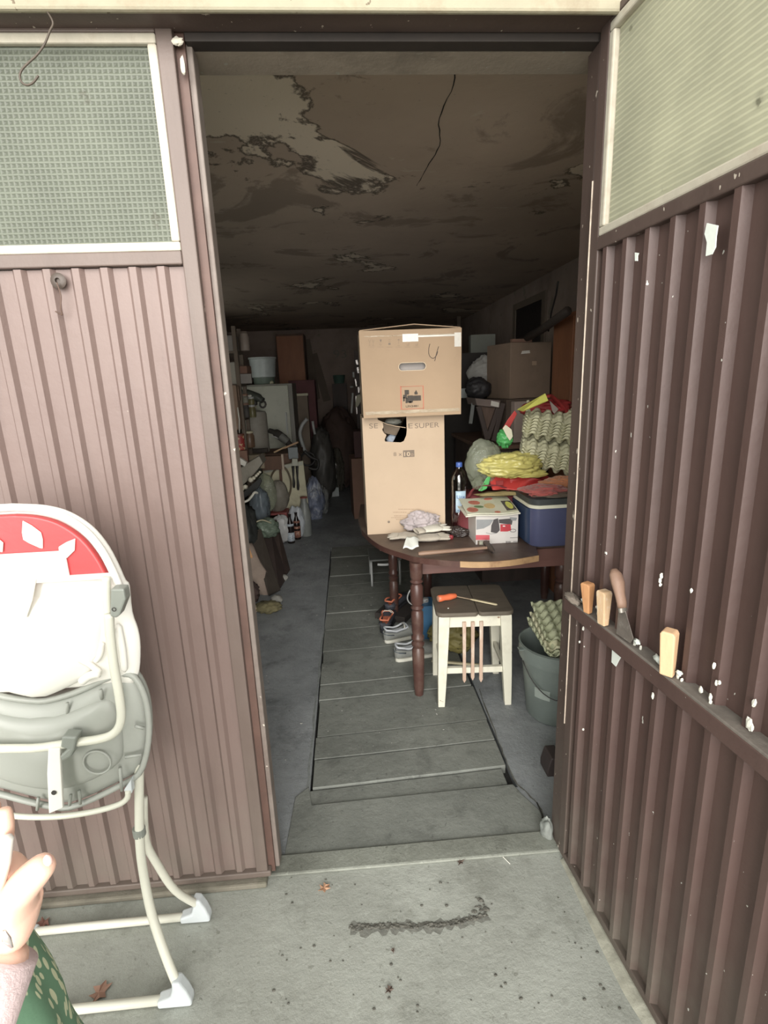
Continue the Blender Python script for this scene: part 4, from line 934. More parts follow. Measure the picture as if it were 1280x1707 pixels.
# red and yellow bag on top
pts = [at(862, 683, 2.62), at(909, 656, 2.55), at(914, 668, 2.52), at(872, 686, 2.54)]
tag(MB().prism(pts, (0, .012, 0)).build('yellow_card', mat('bright_yellow_card', (206, 204, 72), .5, .06, 9), None, bevel=.003), 'bright yellow folded card edge on top of the egg trays', 'card')
q = at(912, 684, 2.72); crumple('red_shopping_bag', 'crumpled red bag lying on top of the egg trays under the yellow edge', 'bag', mat('deep_red_plastic', (160, 40, 40), .5, .1, 10, bump=.5, bscale=30), (q.x+.02, 2.78, q.z+.012), (.14, .08, .040), 61, .32, 1.6, None, 1, 60, 36)
MBr = MB().tube(smoothpath([at(911, 662, 2.62), at(918, 660, 2.66), at(932, 672, 2.7), at(946, 688, 2.72), at(956, 694, 2.74)], 4), [.006]+[.014]*15+[.008], 10, flat=.6)
tag(MBr.build('rolled_red_bag', MATS['deep_red_plastic'], None, smooth=180), 'rolled red handle sloping down right from the yellow edge', 'bag')
tag(MB().prism([at(a, b, 2.60) for a, b in ((916, 668), (931, 682), (924, 690), (921, 686))], (0, .003, 0)).build('grey_flap', mat('grey_card', (150, 136, 126), .8, .05, 20), None), 'small grey triangular flap in the red bag', 'flap')

# ---- bucket with egg trays ----
bkx, bky = .905, 2.12
m_bk = mat('grey_green_plastic', (112, 122, 117), .45, .06, 6, dirt=(134, 144, 134), dirt_amt=.4, dscale=9, bump=.08)
bk = thing('plastic_bucket', 'large grey green plastic bucket on the floor, full of egg trays', 'bucket', (bkx, bky, 0))
prof = [(.001, .002), (.120, .002), (.128, .012), (.155, .29), (.158, .292), (.158, .298), (.168, .300), (.170, .328), (.168, .362), (.172, .368), (.164, .370), (.158, .362), (.150, .29), (.120, .02), (.001, .02)]
MB().lathe(prof, (bkx, bky, 0), 48, cap=False).build('body', m_bk, bk, smooth=35)
hp = [Vector((bkx+.172*math.cos(R(a)), bky+.172*math.sin(R(a))-.004, .30-.13*math.sin(math.pi*k))) for k, a in [(i/16, 190+130*i/16) for i in range(17)]]
MB().tube(hp, .0028, 6).build('wire_handle', mat('dark_wire', (54, 52, 50), .5, .1, 20), bk, smooth=180)
q = (bkx-.172, bky-.02, .352); MB().box(q, (.03, .03, .006)).build('handle_lug', m_bk, bk, bevel=.002)
a_ = R(225); MB().grid(lambda u, v: Vector((bkx+(.1445+.003*v)*math.cos(a_+.5*(u-.5)), bky+(.1445+.003*v)*math.sin(a_+.5*(u-.5)), .14+.05*v)), 8, 4).build('sticker', mat('faded_sticker', (150, 160, 152), .6, .08, 40), bk, solid=.0005)
for i, (me, dx, dz, ln) in enumerate(((meB, .0, .130, 'topmost'), (meA, -.012, .095, 'second'), (meB, -.020, .072, 'third'), (meB, -.010, .052, 'fourth'), (meB, .014, .010, 'lowest'))):
    Mx = Matrix.Translation((bkx+.045+dx, bky+.04-(.03 if i > 0 else 0)-(.02 if i == 4 else 0), .335+dz*.9)) @ Euler((R(11-2*i), R(-3), R(-6+2*i))).to_matrix().to_4x4() @ Matrix.Rotation(R(90), 4, 'Z') @ Matrix.Scale(.96 if i < 4 else .8, 4)
    put_tray(me, Mx, '%s pale green egg tray of the pile in the bucket' % ln, 'egg trays standing in the bucket')

# ---- shoes ----
def shoe(name, label, loc, rz, s, mu, ml, ms, mi, laces=True, group=None, hi=0.0):
    G = XF(loc, rz) @ Matrix.Scale(s, 4); t = thing(name, label, 'shoe', loc, group)
    # stations from heel (x=0) to toe (x=.29): half width, centre shift, top height
    S = [(0, .016, 0, .075), (.012, .029, 0, .086), (.04, .034, 0, .080+hi), (.075, .036, .001, .070+hi), (.11, .038, .003, .074), (.15, .042, .006, .082), (.185, .046, .008, .072), (.22, .047, .008, .056), (.255, .042, .006, .044), (.28, .028, .002, .034), (.292, .010, 0, .026)]
    rings = []; n = 20
    for x, w, c, h in S:
        r_ = []
        for k in range(n):
            a = 2*math.pi*k/n; ca, sa = math.cos(a), math.sin(a); hh = h/2
            ww = w*(1-.22*max(0, sa)**2)
            r_.append(Vector((x, c+ww*math.copysign(abs(ca)**.75, ca), .020+hh*.75+hh*math.copysign(abs(sa)**.8, sa)*.85)))
        rings.append(r_)
    # the opening: sink the tops of the first stations
    for i in range(1, 5):
        for k in range(n):
            sa = math.sin(2*math.pi*k/n)
            if sa > .55: rings[i][k].z -= .042*(sa-.55)/.45
    MB(G).rings(rings).build('upper', mu, t, smooth=180)
    sole = []
    for x, w, c, h in S: sole.append((x, w*1.06, c))
    out = [Vector((x, c-w, 0)) for x, w, c in sole]+[Vector((x+.002, c+w, 0)) for x, w, c in reversed(sole)]
    MB(G).prism([p+Vector((0, 0, .001)) for p in out], (0, 0, .020)).build('sole', ms, t, bevel=.004, smooth=60)
    # insole and collar
    col_ = [Vector((x, c+sg*w*.80, h+.004)) for x, w, c, h, sg in [(a, b, c_, d, -1) for a, b, c_, d in S[1:6]]]+[Vector((x, c+w*.80, h+.004)) for x, w, c, h in reversed(S[1:6])]
    MB(G).tube(smoothpath(col_+[col_[0]], 3)[:-1], (.0062 if laces != 'x' else .006), 8, True).build('collar', mi, t, smooth=180)
    MB(G).prism([Vector((p.x, p.y*.90, .058)) for p in col_], (0, 0, .004)).build('insole', mi, t)
    if laces:
        lc = MB(G)
        for i in range(4):
            x = .135+i*.021; z = .097-i*.011
            lc.tube([(x, -.024, z-.012), (x+.002, -.008, z), (x+.002, .022, z+.001), (x, .036, z-.012)], .0030, 6)
        lc.tube(smoothpath([(.14, 0, .098), (.13, -.02, .104), (.125, -.038, .085)], 3), .0025, 6); lc.build('laces', mi if not laces else m_glw, t, smooth=180)
    # heel counter strip
    MB(G).tube([(.055, -.0365, .055), (.02, -.033, .060), (.001, -.012, .062), (.001, .012, .062), (.02, .033, .060), (.055, .0375, .055)], .006, 8, flat=.5).build('heel_strip', ml, t, smooth=180)
    return t
m_sg = mat('grey_mesh_fabric', (134, 136, 130), .85, .08, 30, bump=.5, bscale=250); m_sgl = mat('slate_lining', (84, 92, 98), .85, .1, 20); m_ssol = mat('pale_rubber_sole', (202, 200, 186), .6, .05, 20); m_sin = mat('light_insole', (196, 200, 204), .8, .05, 20)
m_sd = mat('charcoal_fabric', (66, 68, 76), .8, .12, 20, bump=.4, bscale=200); m_sor = mat('orange_insole', (222, 122, 82), .7, .12, 20, dirt=(120, 60, 48), dirt_amt=.5, dscale=20); m_sdl = mat('dark_collar', (92, 90, 98), .8, .1, 20); m_sbs = mat('black_rubber', (44, 44, 48), .7, .1, 20)
p = onz(661, 1109); shoe('sneaker', 'light grey sneaker with white sole, nearest one, half behind the table leg', (p.x-.005, p.y+.045, .003), 12, 1.02, m_sg, m_sgl, m_ssol, m_sin)
p = onz(641, 1077); shoe('sneaker', 'light grey sneaker with pale lining, second shoe from the front', (p.x, p.y+.04, .003), 16, .98, m_sg, m_sgl, m_ssol, m_sin)
p = onz(632, 1062); shoe('trainer', 'charcoal trainer with orange insole, right behind the grey sneakers', (p.x+.035, p.y+.03, .003), 74, 1.0, m_sd, m_sdl, m_sbs, m_sor, True, None, .012)
shoe('trainer', 'charcoal trainer with orange insole, farthest shoe of the row', (p.x+.075, p.y+.22, .045), 58, 1.0, m_sd, m_sdl, m_sbs, m_sor, False, None, .012)
p3 = Vector((p.x+.17, p.y+.36, 0)); bxx = thing('flat_shoe_box', 'low dark cardboard lid on the floor under the farthest trainer', 'box', p3)
MB().box((p.x+.17, p.y+.36, .022), (.22, .34, .044), (0, 0, -30)).build('lid_body', mat('dark_card', (60, 54, 50), .8, .1, 12), bxx, bevel=.003)
# ---- below the table: small metal stool, blue canister, olive bag, white wire ----
m_gm = mat('grey_white_metal', (170, 172, 170), .45, .08, 14, dirt=(110, 110, 108), dirt_amt=.5)
gs = thing('low_metal_stool', 'low grey stool with white bent tube legs under the table, left end', 'stool', (.22, 3.9, 0))
MB().bb(.112, .36, 3.80, 4.10, .212, .226).build('seat', mat('dusty_grey_board', (104, 106, 102), .8, .1, 10), gs, bevel=.003)
for x in (.125, .345):
    MB().tube(smoothpath([(x, 3.82, 0.004), (x, 3.815, .12), (x, 3.83, .200), (x, 3.95, .204), (x, 4.07, .200), (x, 4.085, .12), (x, 4.08, .004)], 4), .009, 10).build('leg_frame', m_gm, gs, smooth=180)
MB().tube(smoothpath([at(629, 941, 3.3), at(645, 941, 3.3), at(653, 937, 3.32), at(655, 930, 3.34)], 4), .0085, 10).build('tube_handle', m_gm, gs, smooth=180)
hk = thing('blue_canister', 'small blue plastic canister under the table between leg and stool', 'canister', (.42, 3.0, .0))
q = at(711, 1020, 2.95); MB().rings([rbox(q.x, 2.98, .05, .07, .02, z, 5) for z in (.002, .20, .22)]).build('body', mat('sky_blue_plastic', (58, 112, 152), .4, .08, 14), hk, smooth=40)
MB().lathe([(.018, 0), (.018, .022), (.001, .024)], (q.x, 2.98, .22), 16).build('cap', m_gm, hk, smooth=40)
wr = smoothpath([at(693, 976, 2.75), at(683, 985, 2.72), at(679, 997, 2.72), at(684, 1006, 2.72), at(696, 1008, 2.74), at(712, 1002, 2.78)], 5)
tag(MB().tube(wr, .004, 8).build('white_cable_loop', m_gm, None, smooth=180), 'white cable loop hanging behind the front table leg', 'cable')
ol = crumple('olive_sack', 'crumpled olive yellow sack with dark spots under the stool', 'sack', mat('olive_sack_plastic', (126, 116, 56), .6, .15, 9, spots=(50, 46, 30), spot_scale=34, spot_th=.66, bump=.5, bscale=20), (.56, 2.80, .085), (.14, .12, .10), 71, .25, 1.8, .001)
tag(MB().bar((.40, 2.62, .02), (.66, 2.56, .008), .014, .012).build('pale_lath', mat('pale_lath', (176, 166, 132), .7, .1, 20), None, bevel=.002), 'short pale wooden lath on the floor under the stool', 'lath')
# small stone, doorstop block and wire by the hinge
st2 = tag(MB().blob(onz(911, 1381, .035), (.022, .030, .040), .3, 1.6, 81, 24, 16, False, .001).build('grey_stone', mat('pale_stone', (136, 140, 134), .9, .12, 18, dirt=(90, 92, 86), bump=.6, bscale=40), None, smooth=60), 'grey stone wedged beside the door hinge on the threshold', 'stone')
p = onz(900, 1352, .003)
tag(MB().tube(smoothpath([onz(895, 1338, .012), onz(900, 1350, .016), onz(904, 1362, .02), onz(905, 1376, .016), onz(913, 1392, .012)], 4)+[], .0026, 6).build('black_wire', mat('black_wire', (40, 38, 36), .5, .1, 20), None, smooth=180), 'short black wire curling round the grey stone', 'wire')
fb = thing('dark_wooden_foot', 'dark brown block shaped furniture foot beside the bucket', 'foot', onz(925, 1288))
q = onz(921, 1292); rings = [[Vector((q.x+a*w+.01, q.y+.03+b*.04, z)) for a, b in ((-1, -1), (1, -1), (1, 1), (-1, 1))] for z, w in ((.001, .036), (.03, .036), (.07, .026), (.085, .02))]
MB().rings(rings).build('block', mat('very_dark_wood', (58, 48, 46), .6, .15, 12), fb, bevel=.004)
# ================= LEFT SIDE CLUTTER =================
m_pale = mat('pale_grey_enamel', (170, 170, 154), .5, .05, 5, dirt=(132, 128, 112), dirt_amt=.5, dscale=5)
m_crm = mat('cream_enamel', (190, 184, 152), .5, .05, 5, dirt=(140, 130, 102), dirt_amt=.5, dscale=5)
m_oldwood = mat('old_brown_wood', (104, 76, 58), .75, .15, 5, dirt=(70, 52, 42), dirt_amt=.5, stretch=(3, 3, .5))
m_dkboard = mat('dark_brown_board', (74, 60, 54), .6, .15, 6, dirt=(52, 44, 40), dirt_amt=.6, stretch=(2, 2, .4), bump=.3)
m_cloth = mat('dusty_brown_sackcloth', (150, 132, 118), .95, .12, 9, dirt=(112, 98, 88), dirt_amt=.5, bump=.7, bscale=60)
m_gryc = mat('grey_cylinder_paint', (150, 144, 132), .6, .06, 5, dirt=(110, 104, 94), dirt_amt=.5)
m_dark = mat('dark_iron', (58, 54, 50), .6, .2, 14, dirt=(84, 74, 64))
m_blkr = mat('black_rubber_hose', (46, 44, 42), .55, .1, 14)
m_brnc = mat('dim_brown_cardboard', (132, 98, 80), .85, .08, 4, dirt=(104, 78, 64), dirt_amt=.4)
m_pap = mat('white_paper', (220, 216, 204), .8, .04, 20)
m_orw = mat('orange_brown_veneer', (150, 92, 54), .6, .12, 5, dirt=(116, 72, 46), dirt_amt=.5, stretch=(2, 2, .5))
m_whp = mat('grey_white_plastic', (182, 190, 188), .45, .05, 9, dirt=(150, 154, 148), dirt_amt=.5)

def boxthing(name, label, cat, c, d, mt, rz=0, rx=0, ry=0, bevel=.004, group=None, part='body', extra=None):
    M = XF(c, rz, rx, ry); t = thing(name, label, cat, c, group, M)
    MB(M).box((0, 0, d[2]/2), d).build(part, mt, t, bevel=bevel)
    if extra: extra(M, t, d)
    return t
# work bench on the left, open shelf under it
wb_ = thing('work_bench', 'old wooden work bench along the left side, loaded with junk', 'bench', (-1.1, 5.75, 0))
MB().bb(-1.70, -.52, 5.50, 6.02, .835, .862).build('bench_top', m_oldwood, wb_, bevel=.003)
for x in (-1.66, -.58):
    for y in (5.54, 5.98): MB().bb(x-.03, x+.03, y-.03, y+.03, 0, .835).build('leg', m_oldwood, wb_, bevel=.003)
MB().bb(-1.66, -.58, 5.53, 5.55, .74, .832).build('front_rail', m_oldwood, wb_, bevel=.002)
# white cabinet front with hose and cables
wc = thing('cream_cabinet', 'cream enamel cabinet panel under the bench with a hose loop hanging on it', 'cabinet', (-.8, 5.4, 0))
zt_ = .77
MB().prism([at(438, 782, 5.42), at(505, 768, 5.42), at(517, 868, 5.46), at(444, 880, 5.46)], (0, .03, 0)).build('front_panel', m_crm, wc, bevel=.003)
MB().prism([at(440, 782, 5.41), at(504, 769, 5.41), at(505, 775, 5.41), at(441, 789, 5.41)], (0, .012, 0)).build('top_strip', m_pale, wc, bevel=.002)
fl0 = onz(505, 884, 0); MB().bb(-.90, -.475, 5.445, 5.47, 0, .22).build('plinth', m_oldwood, wc)
tag(MB().tube(smoothpath([at(x, y, 5.36) for x, y in ((451, 805), (453, 792), (462, 780), (472, 778), (480, 787), (485, 803), (484, 820), (479, 833), (474, 840))], 4), .0085, 8).build('hose_loop', mat('brown_rubber_hose', (96, 82, 58), .5, .1, 20), None, smooth=180), 'brown rubber hose looped over the cream cabinet panel', 'hose')
cb = thing('hanging_wrench', 'rusty brown wrench hanging inside the hose loop', 'wrench', at(468, 790, 5.37))
MB().bar(at(467, 779, 5.38), at(469, 806, 5.37), .026, .008).build('shank', mat('rusty_iron', (92, 64, 50), .8, .2, 20), cb, bevel=.002)
MB().tube([at(470+3.5*math.cos(a*.9), 812+5*math.sin(a*.9), 5.37) for a in range(7)], .010, 8, True).build('ring_end', MATS['rusty_iron'], cb, smooth=180)
sc = thing('adapter_with_cables', 'pale adapter box with two thick black cables hanging on cream panel', 'adapter', at(491, 772, 5.38))
MB().prism([at(487, 764, 5.40), at(496, 764, 5.40), at(497, 776, 5.40), at(487, 776, 5.40)], (0, -.03, 0)).build('box', m_pale, sc, bevel=.003)
for i, (x0, y0, x1, y1) in enumerate(((488.5, 777, 490, 813), (495, 777, 497, 817))):
    MB().tube([at(x0, y0, 5.37), at(x0+.3, y0+6, 5.37), at((x0+x1)/2, (y0+y1)/2, 5.37), at(x1, y1-8, 5.37), at(x1, y1, 5.37)], [.016, .013, .008, .014, .010], 8).build('cable', m_blkr, sc, smooth=180)
# things on the bench
gc = thing('grey_cylinder', 'big grey metal cylinder standing on the bench before the white fridge', 'cylinder', (-.95, 5.72, .862))
cc = at(425, 700, 5.74); MB().lathe([(.001, 0), (.122, 0), (.128, .01), (.128, .40), (.115, .43), (.05, .445), (.03, .45), (.03, .47), (.001, .47)], (cc.x, 5.74, .863), 32).build('body', m_gryc, gc, smooth=40)
MB().lathe([(.03, .47), (.022, .50), (.001, .50)], (cc.x, 5.74, .863), 16).build('neck', m_crm, gc, smooth=40)
dr = thing('cordless_machine', 'dark greenish hand machine with trigger lying over the grey cylinder top', 'machine', at(420, 662, 5.6))
MB().tube(smoothpath([at(399, 654, 5.70), at(412, 656, 5.66), at(428, 662, 5.62), at(438, 668, 5.60)], 4), [.04]*4+[.055]*6+[.04]*3, 12, flat=.8).build('housing', mat('dark_green_grey', (66, 70, 62), .5, .15, 12, dirt=(96, 92, 80)), dr, smooth=180)
MB().tube([at(438+5*math.cos(a*.7), 674+5.5*math.sin(a*.7), 5.60) for a in range(9)], .010, 8, True).build('ring_grip', m_dark, dr, smooth=180)
MB().prism([at(x, y, 5.58) for x, y in ((407, 660), (418, 658), (424, 663), (412, 663))], (0, .01, 0)).build('label_plate', m_pap, dr)
MB().box(at(415, 672, 5.66), (.16, .10, .05)).build('battery', m_dark, dr, bevel=.008)
fr_ = thing('white_fridge', 'tall dull white fridge panel standing behind the bench', 'fridge', (-.85, 6.35, 0))
fx0, fx1 = at(404, 700, 6.2).x, at(484, 700, 6.2).x
MB().bb(fx0, fx1, 6.20, 6.24, .04, 1.555).build('door', m_pale, fr_, bevel=.006); MB().bb(fx0, fx1+.045, 6.245, 6.75, .03, 1.575).build('body', mat('grey_side_enamel', (126, 122, 112), .5, .05, 8), fr_, bevel=.006)
MB().bb(fx1-.05, fx1-.035, 6.17, 6.198, 1.0, 1.25).build('handle', m_gm, fr_, bevel=.003)
bk2 = thing('white_bucket', 'white plastic bucket nested in a green one on top of the fridge', 'bucket', (-.9, 6.45, 1.576))
c = at(438, 610, 6.42); MB().lathe([(.001, 0), (.115, 0), (.12, .01), (.125, .075), (.001, .075)], (c.x, 6.42, 1.577), 28).build('green_bucket', mat('grey_green_bucket', (102, 116, 104), .5, .06, 9), bk2, smooth=40)
MB().lathe([(.13, .076), (.135, .08), (.152, .28), (.160, .285), (.160, .30), (.15, .30), (.145, .28), (.12, .09), (.001, .09)], (c.x, 6.42, 1.577), 32).build('body', m_whp, bk2, smooth=40)
p_ = at(452, 636, 6.4); tag(MB().lathe([(.001, 0), (.03, 0), (.034, .02), (.02, .035), (.001, .04)], (p_.x, 6.36, 1.577), 18).build('small_pot', m_crm, None, smooth=40), 'small cream pot beside the white bucket on the fridge', 'pot')
# blower / grinder on the bench right part
gr = thing('angle_machine', 'dark grey power tool with shiny collar lying on the bench right end', 'power tool', at(470, 730, 5.6))
MB().tube(smoothpath([at(449, 718, 5.72), at(460, 722, 5.68), at(474, 732, 5.62), at(486, 744, 5.58)], 4), [.028]*4+[.045]*5+[.030]*4, 12).build('housing', m_dark, gr, smooth=180)
MB().tube([at(451, 728, 5.62), at(458, 728, 5.62), at(464, 731, 5.62)], .006, 6).build('bright_rim', m_gm, gr, smooth=180)
MB().tube([at(468, 727, 5.62), at(480, 737, 5.60)], .042, 12).build('motor', mat('mid_grey_plastic', (104, 104, 98), .5, .1, 20), gr, smooth=60)
tag(MB().bar(at(457, 754, 5.50), at(478, 744, 5.46), .020, .016).build('pale_stick', mat('pale_stick', (190, 160, 118), .7, .1, 20), None, bevel=.002), 'short pale wooden stick, left half, poking over the bench edge', 'stick')
tag(MB().bar(at(474, 747, 5.45), at(497, 737, 5.40), .026, .018).build('tan_stick', mat('tan_handle', (186, 150, 112), .7, .1, 20), None, bevel=.003), 'tan wooden stick pointing up right over the bench edge', 'stick')
tag(MB().bar(at(402, 753, 5.48), at(446, 750, 5.46), .055, .04).build('dark_beam', mat('near_black_wood', (56, 48, 42), .8, .1, 12), None, bevel=.003), 'dark wooden beam lying along the bench front', 'beam')
boxthing('cream_carton', 'small cream cardboard box in front of the dark beam', 'box', at(427, 780, 5.36)-Vector((0, 0, 0)), (.19, .12, .14), mat('cream_card', (160, 146, 120), .8, .06, 9), 0)
boxthing('brown_wooden_box', 'brown wooden box with pale corner post at the bench front', 'box', at(455, 782, 5.38), (.20, .12, .14), m_oldwood, 0, extra=lambda M, t, d: MB(M).box((d[0]/2+.012, -.05, .07), (.022, .02, .17)).build('corner_post', mat('pale_post', (186, 168, 148), .7, .08, 20), t, bevel=.002))
boxthing('grey_blue_tin', 'grey blue tin just above the adapter on the bench', 'tin', at(489, 764, 5.50), (.10, .10, .12), mat('grey_blue_tin', (112, 120, 122), .5, .08, 12), 8)
boxthing('tall_tan_box', 'tall tan cardboard box beside the door edge, behind the red labelled can', 'box', at(392, 716, 5.0), (.12, .12, .40), mat('tan_dim_card', (148, 122, 100), .8, .06, 9), 0)
boxthing('tan_upper_box', 'small tan box standing on the tall tan box by the door edge', 'box', at(390, 668, 5.05)+Vector((0, .02, 0)), (.11, .12, .13), MATS['tan_dim_card'], 4)
tag(MB().tube([at(396, 679, 4.9), at(399, 700, 4.9), at(399, 722, 4.9)], .006, 8).build('white_tube', m_pap, None, smooth=180), 'thin white tube standing in front of the tall tan box', 'tube')
rc = thing('red_label_can', 'small can with bright red and cream label near the door edge', 'can', at(401, 748, 4.7))
q = at(400, 750, 4.7); MB().lathe([(.001, 0), (.046, 0), (.048, .004), (.048, .12), (.046, .125), (.001, .125)], q, 24).build('body', mat('dim_red_label', (158, 52, 48), .5, .15, 12, spots=(206, 178, 130), spot_scale=30, spot_th=.58), rc, smooth=40)
MB().lathe([(.001, .125), (.05, .125), (.05, .14), (.001, .142)], q, 24).build('lid', mat('brown_red_lid', (120, 64, 50), .5, .1, 12), rc, smooth=40)
boxthing('brown_jar_box', 'brown box the red labelled can stands on', 'box', (q.x, q.y, q.z-.13), (.13, .13, .128), m_brnc, 5)
tag(MB().prism([at(x, y, 4.45) for x, y in ((399, 763), (404, 766), (411, 771), (408, 778), (400, 774))], (0, .05, 0)).build('crumpled_paper', m_pap, None, bevel=.004), 'crumpled white paper corner catching light near the door edge', 'paper')
# pale ribbed crate with round white knobs
cr = thing('slotted_crate', 'pale grey tilted crate with a row of round white knobs', 'crate', at(415, 795, 4.4))
MB().prism([at(x, y, 4.5) for x, y in ((397, 782), (432, 760), (438, 772), (424, 790), (402, 812), (396, 812))], (0, .22, 0)).build('body', mat('dusty_pale_plastic', (142, 136, 122), .6, .08, 12, dirt=(112, 104, 90)), cr, bevel=.006)
for i, (x, y, r_) in enumerate(((402, 815, .026), (409, 812, .022), (418, 800, .022), (423, 797, .016), (427, 793, .014), (430, 790, .013), (433, 787, .012))):
    MB().blob(at(x, y, 4.42), (r_, r_, r_), .05, 2, i, 14, 10).build('knob', mat('ivory_knob', (214, 208, 186), .4, .05, 20), cr, smooth=180)
# dark bench box carrying the crate, down to the floor
boxthing('black_chest', 'large black chest under the slotted crate by the door edge', 'chest', (-1.08, 4.72, 0), (.50, .60, .40), mat('black_trunk_paint', (54, 54, 50), .6, .15, 8, dirt=(80, 78, 70)), 8)
MB_ = MB().prism([at(x, y, 4.32) for x, y in ((396, 838), (400, 826), (422, 806), (433, 797), (436, 803), (430, 814), (414, 826))], (0, .03, 0))
tag(MB_.build('black_sheet', mat('black_sheet', (40, 40, 38), .5, .1, 12), None, bevel=.003), 'thin black sheet leaning diagonally below the white knobs', 'sheet')
tag(MB().tube(smoothpath([at(402, 837, 4.15), at(412, 835, 4.15), at(419, 828, 4.18), at(424, 821, 4.2), at(428, 822, 4.22)], 4), .016, 10, flat=.6).build('white_bent_pipe', mat('white_pipe', (206, 204, 190), .4, .05, 20), None, smooth=180), 'bright bent white pipe end under the black sheet', 'pipe')
crumple('grey_blue_bag', 'crumpled shiny grey blue plastic bag hanging below the bent white pipe', 'bag', film('grey_blue_film', (120, 132, 140), .6, .12), at(434, 848, 4.6), (.085, .08, .19), 91, .2, 1.8, None, 1, 50, 40)
crumple('pale_film_bag', 'translucent pale plastic film between the blue bag and the hose loop', 'bag', m_clr, at(445, 822, 4.9), (.09, .06, .18), 93, .12, 1.6, None, 1, 40, 30)
crumple('green_glass_bag', 'pale green crumpled bag on top of the dark leaning boards', 'bag', film('pale_green_film', (130, 148, 128), .6, .15), at(445, 880, 4.35), (.10, .07, .085), 95, .3, 2.2, None, 1, 44, 30)
tag(MB().tube(smoothpath([at(415, 882, 4.2), at(424, 872, 4.2), at(437, 867, 4.25), at(452, 872, 4.3)], 4), .006, 8).build('pale_wire_rim', m_crm, None, smooth=180), 'pale thin rim curving over the green bag', 'rim')
crumple('dark_tarp', 'black crumpled tarp filling the gap under the grey blue bag', 'tarp', mat('black_tarp', (50, 52, 50), .5, .15, 12, bump=.6, bscale=30), Vector((-.93, 4.22, .30)), (.16, .16, .30), 97, .3, 1.9, .002, 1, 44, 30)
# leaning dark boards
for i, (a, b, c_, d, lab, mt) in enumerate((
    ((449, 872), (462, 868), (484, 950), (476, 962), 'dark brown board leaning, farthest right of the leaning boards', m_dkboard),
    ((433, 884), (452, 880), (479, 962), (466, 984), 'dark brown board leaning in the middle of the leaning boards', mat('dark_brown_board_b', (66, 54, 50), .6, .15, 6, stretch=(2, 2, .4), bump=.3)),
    ((416, 888), (436, 884), (468, 984), (449, 994), 'dark board leaning beside the brown sack', mat('dark_green_board', (70, 62, 54), .6, .15, 6, dirt=(48, 44, 38), stretch=(2, 2, .4), bump=.3)))):
    yb = 4.30-.24*i
    P_ = [at(*a, yb+.42), at(*b, yb+.42), onz(*c_, .004), onz(*d, .004)]
    nrm = (P_[1]-P_[0]).cross(P_[3]-P_[0]).normalized()*-.022
    o = MB().prism(P_, nrm).build('leaning_board', mt, None, bevel=.003); tag(o, lab, 'board', 'dark boards leaning at the left')
# sack cloth hanging down to a grey stone
yb = 3.75
def sackfn(u, v):
    L = [(400, 906), (402, 940), (404, 968), (420, 985), (440, 1004), (456, 1012)]; Rr = [(420, 906), (433, 935), (445, 955), (449, 975), (453, 992), (462, 1002)]
    k = v*(len(L)-1); i = min(int(k), len(L)-2); f = k-i
    lx, ly = [L[i][j]*(1-f)+L[i+1][j]*f for j in (0, 1)]; rx, ry = [Rr[i][j]*(1-f)+Rr[i+1][j]*f for j in (0, 1)]
    q = at(lx+(rx-lx)*u, ly+(ry-ly)*u, yb+.25*(1-v)-.05*math.sin(u*math.pi)*(1-v*.6)); q.y += .02*noise.noise(Vector((u*4, v*6, 3))); return q
tag(MB().grid(sackfn, 16, 24).build('brown_sack', m_cloth, None, smooth=180, solid=.012), 'dusty grey brown sackcloth hanging down in front of the leaning boards', 'sack')
tag(MB().blob(onz(461, 1000, .035), (.045, .05, .036), .15, 2, 7, 24, 16, False, .001).build('round_grey_stone', mat('grey_stone', (142, 140, 132), .9, .12, 12, bump=.5), None, smooth=180), 'round grey stone on the floor at the lower tip of the sackcloth', 'stone')
tag(MB().blob(onz(474, 963, .025), (.03, .03, .026), .2, 2, 9, 20, 14, False, .001).build('small_pale_stone', MATS['grey_stone'], None, smooth=180), 'small pale stone at the foot of the middle leaning board', 'stone')
tag(MB().bar(at(405, 890, 3.80), at(419, 930, 3.66), .020, .012).build('orange_stick', mat('orange_wood_stick', (206, 150, 92), .6, .08, 20), None, bevel=.002), 'thin orange wooden stick lying against the top of the sackcloth', 'stick')
tag(MB().bar(onz(423, 1017, .028), onz(434, 1010, .028), .036, .030).build('wood_offcut', mat('pale_offcut', (214, 190, 156), .7, .06, 20), None, bevel=.003), 'small pale wood offcut on the floor beside the door edge', 'offcut')
q = onz(447, 1012, .03); tag(MB().blob(q, (.085, .07, .04), .3, 3, 22, 30, 20, False, .001).build('olive_brush_head', mat('olive_bristles', (112, 104, 70), .95, .2, 30, bump=.9, bscale=150), None, smooth=180), 'olive bristly brush head on the floor under the sackcloth tip', 'brush')
crumple('brown_rag_pile', 'dark brown rag heap on the floor behind the wood offcut', 'rag', mat('dark_brown_rag', (84, 66, 60), .95, .12, 12, bump=.6), onz(424, 998, .05)+Vector((-.08, .12, 0)), (.10, .14, .07), 23, .3, 2, .001, 1, 40, 26)
